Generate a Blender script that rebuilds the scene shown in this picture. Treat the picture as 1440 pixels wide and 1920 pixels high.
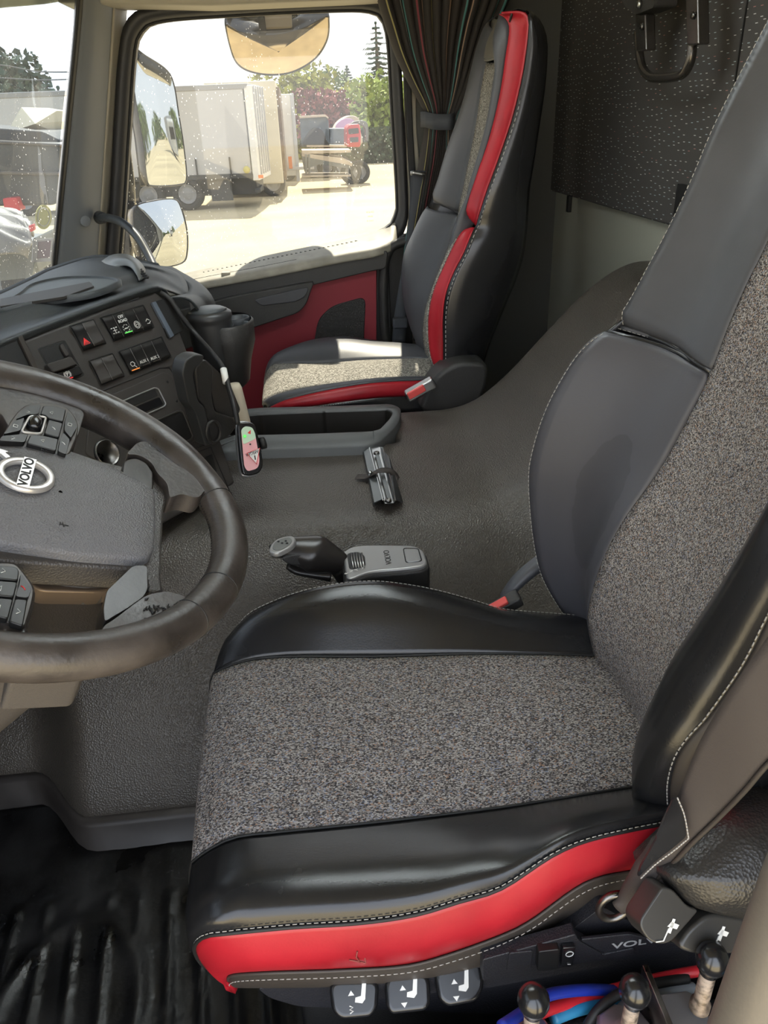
import bpy, bmesh, math, random
import numpy as np
from mathutils import Vector, Matrix
random.seed(7)
S = bpy.context.scene
for _o in list(bpy.data.objects): bpy.data.objects.remove(_o)
V = lambda *a: np.array(a, float)
# ---------------------------------------------------------------- camera
F = 1443.0
CAM = V(0, 0, 1.21)
_p, _y, _r = [math.radians(a) for a in (27.5, 5.1, 2.2)]
cf = V(math.sin(_y)*math.cos(_p), math.cos(_y)*math.cos(_p), -math.sin(_p))
_rr = np.cross(cf, [0, 0, 1]); _rr /= np.linalg.norm(_rr); _dd = np.cross(cf, _rr)
cr = math.cos(_r)*_rr + math.sin(_r)*_dd
cd = -math.sin(_r)*_rr + math.cos(_r)*_dd
cam = bpy.data.cameras.new('camera'); camo = bpy.data.objects.new('camera', cam)
S.collection.objects.link(camo); S.camera = camo
cam.sensor_fit = 'HORIZONTAL'; cam.sensor_width = 36; cam.lens = F/1440*36
cam.clip_start = 0.01; cam.clip_end = 600
camo.matrix_world = Matrix(((cr[0], -cd[0], -cf[0], CAM[0]), (cr[1], -cd[1], -cf[1], CAM[1]), (cr[2], -cd[2], -cf[2], CAM[2]), (0, 0, 0, 1)))
# ---------------------------------------------------------------- light
S.view_settings.view_transform = 'Standard'
S.view_settings.look = 'None'
S.view_settings.exposure = 0.60
S.view_settings.gamma = 1.0
SKY = 2.9; SUN = 17.0; SUN_EL, SUN_AZ = 52.5, 85      # azimuth measured from +X towards +Y
w = bpy.data.worlds.new('world'); S.world = w; w.use_nodes = True
nt = w.node_tree; nt.nodes.clear()
_o = nt.nodes.new('ShaderNodeOutputWorld'); _b = nt.nodes.new('ShaderNodeBackground')
_g = nt.nodes.new('ShaderNodeTexCoord'); _s = nt.nodes.new('ShaderNodeSeparateXYZ'); _c = nt.nodes.new('ShaderNodeValToRGB')
nt.links.new(_g.outputs['Generated'], _s.inputs[0]); nt.links.new(_s.outputs['Z'], _c.inputs[0])
_c.color_ramp.elements[0].position = 0.0; _c.color_ramp.elements[0].color = (0.96, 0.98, 1, 1)
_c.color_ramp.elements[1].position = 0.75; _c.color_ramp.elements[1].color = (0.76, 0.85, 1, 1)
nt.links.new(_c.outputs[0], _b.inputs[0]); nt.links.new(_b.outputs[0], _o.inputs[0])
_b.inputs['Strength'].default_value = SKY
sl = bpy.data.lights.new('sun', 'SUN'); sl.energy = SUN; sl.angle = math.radians(0.6); sl.color = (1, 0.93, 0.78)
so = bpy.data.objects.new('sun', sl); S.collection.objects.link(so)
_e, _a = math.radians(SUN_EL), math.radians(SUN_AZ)
SUNV = Vector((math.cos(_e)*math.cos(_a), math.cos(_e)*math.sin(_a), math.sin(_e)))
so.rotation_euler = SUNV.to_track_quat('Z', 'Y').to_euler(); so.location = (0, 6, 8)
# ---------------------------------------------------------------- pixel -> point on a real plane
def ray(px, py): return cf + cr*(px-720)/F + cd*(py-960)/F
def on(px, py, X=None, Y=None, Z=None):
    q = ray(px, py); k, v = (0, X) if X is not None else (1, Y) if Y is not None else (2, Z)
    return CAM + q*((v-CAM[k])/q[k])
def proj(p):
    v = np.array(p, float)-CAM; return 720+F*(v@cr)/(v@cf), 960+F*(v@cd)/(v@cf)
def nz(v): v = np.array(v, float); return v/np.linalg.norm(v)
class Plane:
    def __init__(s, o, x, y):
        s.o = np.array(o, float); s.x = nz(x); y = np.array(y, float); s.y = nz(y-(y@s.x)*s.x); s.n = np.cross(s.x, s.y)
    def at(s, px, py, h=0):
        q = ray(px, py); o = s.o+s.n*h; return CAM+q*(((o-CAM)@s.n)/(q@s.n))
    def ab(s, px, py, h=0):
        p = s.at(px, py, h)-s.o; return p@s.x, p@s.y
    def p(s, a, b, h=0): return s.o+s.x*a+s.y*b+s.n*h
# ---------------------------------------------------------------- curves and meshes
def cmr(P, n, closed=False, uniform=False):
    P = [np.array(p, float) for p in P]
    if len(P) == 2 and not closed: return np.array([P[0]+(P[1]-P[0])*t for t in np.linspace(0, 1, n)])
    Q = ([P[-1]]+P+[P[0], P[1]]) if closed else ([2*P[0]-P[1]]+P+[2*P[-1]-P[-2]])
    out = []; m = 24
    for i in range(1, len(Q)-2):
        for k in range(m):
            t = k/m; a, b, c, d = Q[i-1], Q[i], Q[i+1], Q[i+2]
            out.append(0.5*(2*b+(c-a)*t+(2*a-5*b+4*c-d)*t*t+(3*b-a-3*c+d)*t**3))
    if not closed: out.append(P[-1])
    out = np.array(out)
    if uniform:
        idx = np.linspace(0, len(out)-1, n); i0 = np.floor(idx).astype(int); i1 = np.minimum(i0+1, len(out)-1)
        return out[i0]+(out[i1]-out[i0])*(idx-i0)[:, None]
    o2 = np.vstack([out, out[:1]]) if closed else out
    d = np.r_[0, np.cumsum(np.linalg.norm(np.diff(o2, axis=0), axis=1))]
    s = np.linspace(0, d[-1], n+1)[:-1] if closed else np.linspace(0, d[-1], n)
    return np.stack([np.interp(s, d, o2[:, k]) for k in range(o2.shape[1])], 1)
def cy(pts, n=48): return cmr([on(a, b, Y=c) for a, b, c in pts], n)      # pixels with their lateral position in the cab
def obj(name, vs, fs, mat, parent=None, smooth=True, bevel=0, seg=2, sub=0, solid=0, auto=None):
    me = bpy.data.meshes.new(name); me.from_pydata([tuple(map(float, v)) for v in vs], [], [tuple(int(i) for i in f) for f in fs]); me.validate(); me.update()
    return lnk(name, me, mat, parent, smooth, bevel, seg, sub, solid, auto)
def lnk(name, me, mat, parent=None, smooth=True, bevel=0, seg=2, sub=0, solid=0, auto=None):
    o = bpy.data.objects.new(name, me); S.collection.objects.link(o)
    if mat: me.materials.append(mat)
    if smooth: me.shade_smooth()
    if parent is not None:
        o.parent = parent
        if any(parent.location): o.matrix_parent_inverse = Matrix.Translation(-parent.location)
    if solid:
        m = o.modifiers.new('s', 'SOLIDIFY'); m.thickness = solid; m.offset = -1
    if bevel:
        m = o.modifiers.new('b', 'BEVEL'); m.width = bevel; m.segments = seg; m.limit_method = 'ANGLE'; m.angle_limit = math.radians(40)
        m.harden_normals = True
    if sub:
        m = o.modifiers.new('u', 'SUBSURF'); m.levels = sub; m.render_levels = sub
    return o
class MB:
    def __init__(s): s.v = []; s.f = []
    def add(s, vs, fs):
        k = len(s.v); s.v += [tuple(map(float, v)) for v in vs]; s.f += [tuple(int(i)+k for i in f) for f in fs]; return s
    def box(s, c, sz, ax=None):
        ax = ax or (V(1, 0, 0), V(0, 1, 0), V(0, 0, 1)); c = np.array(c, float)
        vs = [c+ax[0]*sz[0]/2*i+ax[1]*sz[1]/2*j+ax[2]*sz[2]/2*k for k in (-1, 1) for j in (-1, 1) for i in (-1, 1)]
        return s.add(vs, [(0, 2, 3, 1), (4, 5, 7, 6), (0, 1, 5, 4), (2, 6, 7, 3), (0, 4, 6, 2), (1, 3, 7, 5)])
    def tube(s, P, r, seg=8, closed=False, sq=None):
        vs, fs = tubev(P, r, seg, closed); return s.add(vs, fs)
    def prism(s, pts, n, t):
        pts = [np.array(p, float) for p in pts]; n = nz(n); k = len(pts)
        nn = sum(np.cross(pts[i]-pts[0], pts[(i+1) % k]-pts[0]) for i in range(1, k-1))
        if nn@n < 0: pts = pts[::-1]
        vs = pts+[p-n*t for p in pts]
        return s.add(vs, [tuple(range(k)), tuple(range(2*k-1, k-1, -1))]+[(i, i+k, (i+1) % k+k, (i+1) % k) for i in range(k)])
    def build(s, name, mat, parent=None, **kw): return obj(name, s.v, s.f, mat, parent, **kw)
def tubev(P, r, seg=8, closed=False):
    P = np.array(P, float); n = len(P); T = np.gradient(P, axis=0) if not closed else np.roll(P, -1, 0)-np.roll(P, 1, 0)
    T /= np.maximum(np.linalg.norm(T, axis=1)[:, None], 1e-9)
    ref = V(0, 0, 1) if abs(T[0][2]) < .9 else V(1, 0, 0)
    N = ref-(ref@T[0])*T[0]; N /= np.linalg.norm(N); vs = []; r = r if hasattr(r, '__len__') else [r]*n
    for i in range(n):
        N = N-(N@T[i])*T[i]; N /= max(np.linalg.norm(N), 1e-9); B = np.cross(T[i], N)
        for k in range(seg):
            a = 2*math.pi*k/seg; vs.append(P[i]+r[i]*(math.cos(a)*N+math.sin(a)*B))
    fs = []
    for i in range(n if closed else n-1):
        j = (i+1) % n
        for k in range(seg): fs.append((i*seg+k, i*seg+(k+1) % seg, j*seg+(k+1) % seg, j*seg+k))
    if not closed: fs += [tuple(range(seg-1, -1, -1)), tuple(range((n-1)*seg, n*seg))]
    return vs, fs
def tube(name, P, r, mat, parent=None, seg=10, closed=False, n=None):
    if n: P = cmr(P, n, closed)
    vs, fs = tubev(P, r, seg, closed); return obj(name, vs, fs, mat, parent)
def prism(name, pts, n, t, mat, parent=None, bevel=0.002, seg=2, smooth=True):
    return MB().prism(pts, n, t).build(name, mat, parent, bevel=bevel, seg=seg, smooth=smooth and bevel > 0)
def box(name, c, sz, mat, parent=None, bevel=0.002, ax=None, seg=2): return MB().box(c, sz, ax).build(name, mat, parent, bevel=bevel, seg=seg, smooth=bevel > 0)
def rnd(P, r, k=5):           # round the corners of a 3-D polygon
    P = [np.array(p, float) for p in P]; out = []
    for i in range(len(P)):
        a, b, c = P[i-1], P[i], P[(i+1) % len(P)]; u, v = a-b, c-b; lu, lv = np.linalg.norm(u), np.linalg.norm(v)
        d = min(r, lu*.45, lv*.45); s, e = b+u/lu*d, b+v/lv*d
        for j in range(k+1):
            t = j/k; out.append((1-t)**2*s+2*t*(1-t)*b+t*t*e)
    return out
def gridv(curves, m=None, closeu=False):
    C = np.array(curves); n = C.shape[1]
    if m: C = np.array([cmr(C[:, j], m, uniform=True) for j in range(n)]).transpose(1, 0, 2)
    k = C.shape[0]; fs = [(i*n+j, i*n+j+1, (i+1)*n+j+1, (i+1)*n+j) for i in range(k-1) for j in range(n-1)]
    if closeu: fs += [(i*n+n-1, i*n, (i+1)*n, (i+1)*n+n-1) for i in range(k-1)]
    return C.reshape(-1, 3), fs
def grid(name, curves, mat, parent=None, m=None, solid=0.004, sub=0, flip=False, closeu=False):
    vs, fs = gridv(curves, m, closeu)
    if flip: fs = [f[::-1] for f in fs]
    return obj(name, vs, fs, mat, parent, solid=solid, sub=sub)
def bulge(A, B, amts, d):     # intermediate curves between A and B pushed along d
    A, B = np.array(A), np.array(B); k = len(amts); out = [A]
    for i, a in enumerate(amts):
        t = (i+1)/(k+1); dd = np.array(d, float)
        out.append(A+(B-A)*t+(dd*a if dd.ndim == 1 else dd*a))
    return out+[B]
def stitch(name, P, mat, parent, off=(0, 0, 0), dash=.0045, gap=.0025, r=.00048):
    P = np.array(P)+np.array(off); L = np.r_[0, np.cumsum(np.linalg.norm(np.diff(P, axis=0), axis=1))]
    mb = MB(); s = 0
    while s+dash < L[-1]:
        q = np.stack([np.interp([s, s+dash/2, s+dash], L, P[:, k]) for k in range(3)], 1); mb.tube(q, r, 5); s += dash+gap
    return mb.build(name, mat, parent)
def lathe(prof, o, ax, seg=24):
    ax = nz(ax); ref = V(1, 0, 0) if abs(ax[0]) < .8 else V(0, 1, 0); u = nz(np.cross(ax, ref)); v = np.cross(ax, u); vs = []; n = len(prof)
    for r, h in prof:
        for k in range(seg):
            a = 2*math.pi*k/seg; vs.append(np.array(o)+ax*h+(u*math.cos(a)+v*math.sin(a))*max(r, 1e-5))
    fs = [(i*seg+k, i*seg+(k+1) % seg, (i+1)*seg+(k+1) % seg, (i+1)*seg+k) for i in range(n-1) for k in range(seg)]
    fs += [tuple(range(seg-1, -1, -1)), tuple(range((n-1)*seg, n*seg))]
    return vs, fs
def lath(name, prof, o, ax, mat, parent=None, seg=24): return obj(name, *lathe(prof, o, ax, seg), mat, parent)
def text(name, s, pl, a, b, size, mat, parent=None, h=.0004, rot=0, align='CENTER', ext=.0002, bold=0, sx=1):
    cu = bpy.data.curves.new(name, 'FONT'); cu.body = s; cu.size = size; cu.align_x = align; cu.align_y = 'CENTER'; cu.extrude = ext; cu.offset = bold
    to = bpy.data.objects.new(name, cu); S.collection.objects.link(to); bpy.context.view_layer.update()
    me = bpy.data.meshes.new_from_object(to); bpy.data.objects.remove(to)
    c, sn = math.cos(rot), math.sin(rot)
    for vv in me.vertices:
        x, y, z = vv.co; x *= sx; vv.co = pl.p(a+c*x-sn*y, b+sn*x+c*y, h+z)
    me.materials.clear(); return lnk(name, me, mat, parent, smooth=False)
def empty(name, loc=(0, 0, 0)):
    o = bpy.data.objects.new(name, None); S.collection.objects.link(o); o.location = loc; o.empty_display_size = .05; return o
def tag(o, label, cat, group=None, kind=None):
    o['label'] = label; o['category'] = cat
    if group: o['group'] = group
    if kind: o['kind'] = kind
    return o
def struct(o, label=None):
    o['kind'] = 'structure'
    if label: o['label'] = label
    return o
# ---------------------------------------------------------------- materials
def mat(name, col, rough=.5, metal=0, bump=None, var=None, spec=.5, coat=0, emit=None, sheen=0):
    m = bpy.data.materials.new(name); m.use_nodes = True; t = m.node_tree; N, L = t.nodes, t.links; b = N['Principled BSDF']
    b.inputs['Base Color'].default_value = (*col, 1); b.inputs['Roughness'].default_value = rough; b.inputs['Metallic'].default_value = metal
    b.inputs['Specular IOR Level'].default_value = spec; b.inputs['Coat Weight'].default_value = coat; b.inputs['Coat Roughness'].default_value = .25
    if sheen: b.inputs['Sheen Weight'].default_value = sheen; b.inputs['Sheen Roughness'].default_value = .4
    if emit: b.inputs['Emission Color'].default_value = (*emit[0], 1); b.inputs['Emission Strength'].default_value = emit[1]
    tc = N.new('ShaderNodeTexCoord')
    if var:                    # (scale, amount, roughness amount)
        n = N.new('ShaderNodeTexNoise'); n.inputs['Scale'].default_value = var[0]; n.inputs['Detail'].default_value = 5; L.new(tc.outputs['Object'], n.inputs['Vector'])
        r = N.new('ShaderNodeValToRGB'); L.new(n.outputs[0], r.inputs[0]); a = var[1]
        r.color_ramp.elements[0].position = .35; r.color_ramp.elements[1].position = .68
        r.color_ramp.elements[0].color = (*[c*(1-a) for c in col], 1); r.color_ramp.elements[1].color = (*[min(1, c*(1+a)) for c in col], 1)
        L.new(r.outputs[0], b.inputs['Base Color'])
        if len(var) > 2:
            mr = N.new('ShaderNodeMapRange'); L.new(n.outputs[0], mr.inputs[0]); mr.inputs[1].default_value = .3; mr.inputs[2].default_value = .7
            mr.inputs[3].default_value = max(.05, rough-var[2]); mr.inputs[4].default_value = min(1, rough+var[2]); L.new(mr.outputs[0], b.inputs['Roughness'])
    if bump:                   # (kind, scale, strength, distance)
        n = N.new('ShaderNodeTexVoronoi' if bump[0] == 'v' else 'ShaderNodeTexNoise'); n.inputs['Scale'].default_value = bump[1]
        if bump[0] == 'n': n.inputs['Detail'].default_value = 4
        L.new(tc.outputs['Object'], n.inputs['Vector']); bb = N.new('ShaderNodeBump'); bb.inputs['Strength'].default_value = bump[2]; bb.inputs['Distance'].default_value = bump[3]
        L.new(n.outputs['Distance' if bump[0] == 'v' else 0], bb.inputs['Height']); L.new(bb.outputs[0], b.inputs['Normal'])
    return m
def fabric(name, cols, scale):
    m = mat(name, (.2, .2, .2), .95, spec=.2); t = m.node_tree; N, L = t.nodes, t.links; b = N['Principled BSDF']
    tc = N['Texture Coordinate']; mp = N.new('ShaderNodeMapping'); mp.inputs['Scale'].default_value = (.8, 1.3, 1.3); L.new(tc.outputs['Object'], mp.inputs[0])
    v = N.new('ShaderNodeTexVoronoi'); v.inputs['Scale'].default_value = scale; L.new(mp.outputs[0], v.inputs['Vector'])
    s = N.new('ShaderNodeSeparateColor'); L.new(v.outputs['Color'], s.inputs[0])
    r = N.new('ShaderNodeValToRGB'); r.color_ramp.interpolation = 'CONSTANT'; L.new(s.outputs[0], r.inputs[0])
    el = r.color_ramp.elements
    while len(el) < len(cols): el.new(.5)
    for i, (pz, c) in enumerate(cols): el[i].position = pz; el[i].color = (*c, 1)
    L.new(r.outputs[0], b.inputs['Base Color'])
    bb = N.new('ShaderNodeBump'); bb.inputs['Strength'].default_value = .6; bb.inputs['Distance'].default_value = .0006; L.new(v.outputs['Distance'], bb.inputs['Height']); L.new(bb.outputs[0], b.inputs['Normal'])
    return m
M = {}
M['leather'] = mat('black_leather', (.015, .015, .016), .25, bump=('n', 380, .2, .0005), var=(6, .08, .03))
M['leather_lit_grey'] = mat('lit_grey_leather', (.060, .062, .070), .46, bump=('n', 420, .2, .0005), var=(9, .1, .05))  # black leather greyed for the light on it; also used on grey trim
M['leather_brown'] = mat('brown_black_leather', (.045, .037, .031), .55, bump=('n', 380, .2, .0006))
M['red'] = mat('red_leather', (.38, .012, .022), .42, bump=('n', 300, .2, .0006), var=(8, .18, .06))
M['red_door'] = mat('red_door_vinyl', (.25, .02, .032), .6, bump=('n', 300, .2, .0006))
M['fabric'] = fabric('grey_woven_fabric', [(0, (.045, .04, .04)), (.24, (.11, .10, .095)), (.46, (.24, .215, .195)), (.74, (.38, .355, .33)), (.9, (.18, .2, .26)), (.96, (.3, .18, .12))], 640)
M['plastic'] = mat('dark_grained_plastic', (.028, .027, .026), .5, bump=('v', 600, .5, .0006))
M['dash'] = mat('dash_plastic', (.035, .033, .031), .46, bump=('v', 700, .35, .0005))
M['dash_top'] = mat('dash_top_plastic', (.04, .045, .048), .5, bump=('v', 600, .4, .0006))
M['fascia'] = mat('fascia_plastic', (.038, .034, .031), .55, bump=('v', 800, .2, .0003))
M['cover'] = mat('grained_engine_cover', (.072, .063, .053), .34, bump=('v', 330, .85, .0013), var=(5, .15, .05))  # base warmed to brown for light bounced up from the ground
M['black'] = mat('matt_black', (.008, .008, .008), .6)
M['gloss'] = mat('gloss_black', (.01, .01, .011), .22, coat=.3)
M['switch'] = mat('switch_black', (.012, .012, .012), .38)
M['rubber'] = mat('rubber', (.012, .012, .012), .55, bump=('n', 120, .3, .001))
M['grey_trim'] = mat('grey_pillar_trim', (.17, .18, .19), .6, bump=('n', 500, .2, .0004))
M['beige'] = mat('beige_trim', (.38, .35, .28), .6)
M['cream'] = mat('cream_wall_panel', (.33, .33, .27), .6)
M['metal'] = mat('brushed_metal', (.5, .5, .49), .3, 1)
M['steel'] = mat('dark_steel', (.22, .21, .2), .35, 1, var=(40, .3, .1))
M['rust'] = mat('rusty_steel', (.3, .24, .19), .55, .6, var=(160, .5, .2))
M['alu'] = mat('cast_aluminium', (.42, .42, .43), .45, .85, bump=('n', 200, .2, .0006))
M['silver'] = mat('silver_paint', (.33, .33, .33), .35, .5)
M['emblem'] = mat('emblem_silver', (.62, .6, .58), .35, .6)
M['white'] = mat('white_print', (.75, .75, .72), .5)
M['grey_print'] = mat('grey_print', (.35, .35, .35), .5)
M['stitch'] = mat('stitch_thread', (.42, .40, .37), .8)
M['buckle_red'] = mat('buckle_red', (.75, .09, .08), .35)
M['webbing'] = mat('belt_webbing', (.05, .041, .037), .7, bump=('n', 700, .5, .0006))
M['wheel'] = mat('worn_wheel_leather', (.052, .044, .039), .38, bump=('n', 160, .5, .001), var=(18, .45, .12))
M['hub'] = mat('hub_grained_plastic', (.16, .16, .168), .5, bump=('v', 520, .8, .0009))
M['brass'] = mat('shiny_brown', (.2, .15, .11), .35, .5)  # paler, half metallic brown for the column recess
M['mirror'] = mat('mirror_glass', (.50, .54, .57), .02, 1)
M['mirror_dirty'] = mat('dusty_mirror_glass', (.50, .43, .33), .16, 1, var=(25, .12))
M['hub2'] = mat('hub_bezel_plastic', (.07, .064, .06), .42, bump=('v', 520, .6, .0008))
M['steel_dark'] = mat('dark_bronze_trim', (.06, .052, .046), .35, .3)
M['column'] = mat('column_plastic', (.085, .075, .066), .5, bump=('v', 600, .4, .0006))
M['red_print'] = mat('red_print', (.6, .03, .03), .5)
M['orange_print'] = mat('orange_print', (.7, .22, .05), .5)
M['green_lit'] = mat('green_lit', (.1, .5, .1), .5, emit=((.15, .8, .15), .5))
M['red_lit'] = mat('red_lit', (.6, .03, .03), .5, emit=((.9, .05, .05), .4))
M['orange_lit'] = mat('orange_lit', (.6, .2, .03), .5, emit=((.9, .3, .08), .4))
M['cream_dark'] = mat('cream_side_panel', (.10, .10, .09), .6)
M['visor'] = mat('pale_visor', (.45, .5, .42), .6)
M['frame'] = mat('black_window_frame', (.03, .03, .032), .5)
M['sill'] = mat('beige_sill', (.30, .28, .23), .55, var=(20, .15))
M['doorplas'] = mat('door_panel_plastic', (.045, .044, .042), .55, bump=('v', 500, .4, .0006))
M['grille'] = mat('speaker_grille', (.035, .034, .033), .6, bump=('v', 300, 1.0, .002))
M['grip'] = mat('soft_grip_plastic', (.04, .045, .05), .4)
M['webbing_grey'] = mat('grey_webbing', (.05, .055, .065), .7, bump=('n', 500, .4, .0008))
M['ladder'] = mat('ladder_black_metal', (.12, .11, .10), .25, .8)
M['skirt'] = mat('grey_kick_strip', (.036, .031, .028), .45, var=(14, .2, .1))
M['mat'] = mat('dirty_rubber_mat', (.007, .0068, .007), .36, bump=('n', 45, .5, .004), var=(9, .7, .15))
M['tray'] = mat('tray_floor', (.09, .10, .105), .5)
M['cap_and_lit_corner'] = mat('grey_cap_and_lit_corner', (.13, .135, .13), .4)  # grey of the knob cap; also paints the lit dash corner
M['silver_dull'] = mat('clear_edge', (.10, .12, .15), .3)
M['dash_blue'] = mat('dash_soft_plastic', (.045, .05, .056), .5)
M['sleeve'] = mat('beige_sleeve', (.5, .44, .34), .7)
M['cup'] = mat('cup_black', (.035, .036, .038), .38)
M['cup_lid'] = mat('cup_lid_grey', (.07, .078, .085), .4)
M['label_pink'] = mat('label_pink', (.75, .38, .40), .5)
M['label_green'] = mat('label_green', (.5, .66, .5), .5)
M['tray_grey'] = mat('tray_grey', (.10, .105, .105), .5, bump=('v', 700, .3, .0005))
M['sheet'] = mat('sheet_metal', (.16, .17, .17), .35, .7)
M['sheet_dark'] = mat('sheet_metal_dark', (.05, .052, .055), .4, .5)
M['side_panel'] = mat('seat_side_plastic', (.018, .018, .022), .45, bump=('v', 500, .6, .0006))
M['housing'] = mat('housing_plastic', (.026, .024, .022), .35, bump=('v', 350, .5, .001))
M['lever_grey'] = mat('lever_plastic', (.035, .033, .03), .33)
M['pole'] = mat('grey_pole', (.11, .098, .083), .5, bump=('n', 300, .3, .0006))
M['h_blue'] = mat('blue_hose', (.012, .03, .30), .35)
M['h_red'] = mat('red_hose', (.55, .02, .03), .35)
M['h_cyan'] = mat('light_blue_hose', (.03, .22, .42), .4)
M['h_grey'] = mat('grey_hose', (.25, .28, .31), .4)
M['ground'] = mat('dusty_ground', (.50, .41, .25), .95, var=(.35, .16))
M['canvas'] = mat('trailer_canvas', (.42, .42, .42), .7, var=(.4, .06))
M['canvas_dark'] = mat('trailer_rail', (.25, .25, .25), .6)
M['white_paint'] = mat('white_paint', (.6, .6, .58), .5, var=(1.5, .08))
M['cream_paint'] = mat('cream_paint', (.55, .5, .38), .6, var=(1, .08))
M['alu_paint'] = mat('aluminium_paint', (.4, .42, .44), .5)
M['chassis'] = mat('chassis_black', (.03, .032, .035), .6)
M['chassis2'] = mat('chassis_grey', (.12, .13, .13), .6, var=(2, .3))
M['rust_brown'] = mat('brown_edge', (.16, .11, .07), .7, var=(3, .3))
M['tyre'] = mat('tyre', (.02, .02, .02), .8)
M['rim'] = mat('wheel_rim', (.22, .22, .22), .5)
M['orange_lamp'] = mat('orange_lamp', (.6, .16, .04), .4)
M['yellow'] = mat('yellow_plate', (.45, .4, .12), .6)
M['ladder_red'] = mat('striped_red', (.6, .3, .18), .7)
M['beam'] = mat('pale_beam', (.45, .38, .30), .7, var=(2, .15))
M['steel_blue'] = mat('blue_grey_steel', (.09, .12, .15), .6, var=(2, .3))
M['red_paint'] = mat('red_paint', (.45, .02, .03), .45)
M['lilac'] = mat('lilac_panel', (.45, .28, .48), .6)
M['leaf_yellow'] = mat('leaf_yellow_green', (.30, .30, .03), .8, var=(1.2, .3))
M['leaf_green'] = mat('leaf_green', (.14, .20, .05), .8, var=(1.2, .3))
M['leaf_green2'] = mat('leaf_light_green', (.26, .33, .06), .8, var=(1.2, .3))
M['leaf_red'] = mat('leaf_dark_red', (.22, .06, .06), .8, var=(1.2, .3))
M['leaf_dark'] = mat('leaf_dark', (.06, .09, .05), .8, var=(1.2, .3))
M['conifer'] = mat('conifer_green', (.05, .085, .06), .8, var=(1.2, .3))
M['bark'] = mat('bark', (.1, .08, .06), .9)
M['dumpbody'] = mat('dump_body_black', (.03, .034, .036), .55, var=(1.5, .5, .1))
M['tarp'] = mat('beige_tarp', (.5, .45, .33), .8)
M['car_white'] = mat('pale_car_paint', (.15, .14, .125), .45, var=(5, .2))
M['wire'] = mat('wire', (.1, .1, .1), .7)
M['sticker_yellow'] = mat('sticker_yellow', (.55, .52, .15), .6)
M['sticker_pale'] = mat('sticker_pale', (.6, .58, .6), .6)
M['purple'] = mat('purple_print', (.22, .13, .2), .6)
M['brass2'] = mat('tan_bracket', (.3, .24, .16), .6)
M['holder'] = mat('holder_plastic', (.03, .031, .032), .5)
M['tray_shade'] = mat('dark_tray_inside', (.02, .018, .016), .45)  # inner tray faces painted near black for the shade inside
M['knob'] = mat('worn_knob', (.028, .025, .023), .3, bump=('n', 300, .2, .0005))
M['tear'] = mat('torn_edge', (.25, .05, .04), .7)
def stained(name, col, c, rad, k):      # black leather painted grey as if lit, with one dried damp patch on it
    m = mat(name, col, .46, bump=('n', 420, .2, .0005)); t = m.node_tree; N, L = t.nodes, t.links; b = N['Principled BSDF']; tc = N['Texture Coordinate']
    a = N.new('ShaderNodeVectorMath'); a.operation = 'SUBTRACT'; L.new(tc.outputs['Object'], a.inputs[0]); a.inputs[1].default_value = tuple(c)
    n = N.new('ShaderNodeTexNoise'); n.inputs['Scale'].default_value = 30; L.new(tc.outputs['Object'], n.inputs['Vector'])
    d = N.new('ShaderNodeVectorMath'); d.operation = 'DIVIDE'; L.new(a.outputs[0], d.inputs[0]); d.inputs[1].default_value = tuple(rad)
    l = N.new('ShaderNodeVectorMath'); l.operation = 'LENGTH'; L.new(d.outputs[0], l.inputs[0])
    s = N.new('ShaderNodeMath'); s.operation = 'MULTIPLY_ADD'; L.new(n.outputs[0], s.inputs[0]); s.inputs[1].default_value = .35; L.new(l.outputs['Value'], s.inputs[2])
    r = N.new('ShaderNodeValToRGB'); L.new(s.outputs[0], r.inputs[0]); e = r.color_ramp.elements
    e[0].position = 1.08; e[0].color = (*[q*k for q in col], 1); e[1].position = 1.14; e[1].color = (*col, 1)
    e[0].position = .98; e[1].position = 1.0
    L.new(r.outputs[0], b.inputs['Base Color']); return m
M['leather_stain'] = stained('lit_grey_leather_with_patch', (.064, .064, .074), on(1118, 950, Y=.92), (.10, .04, .135), .80)
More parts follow.
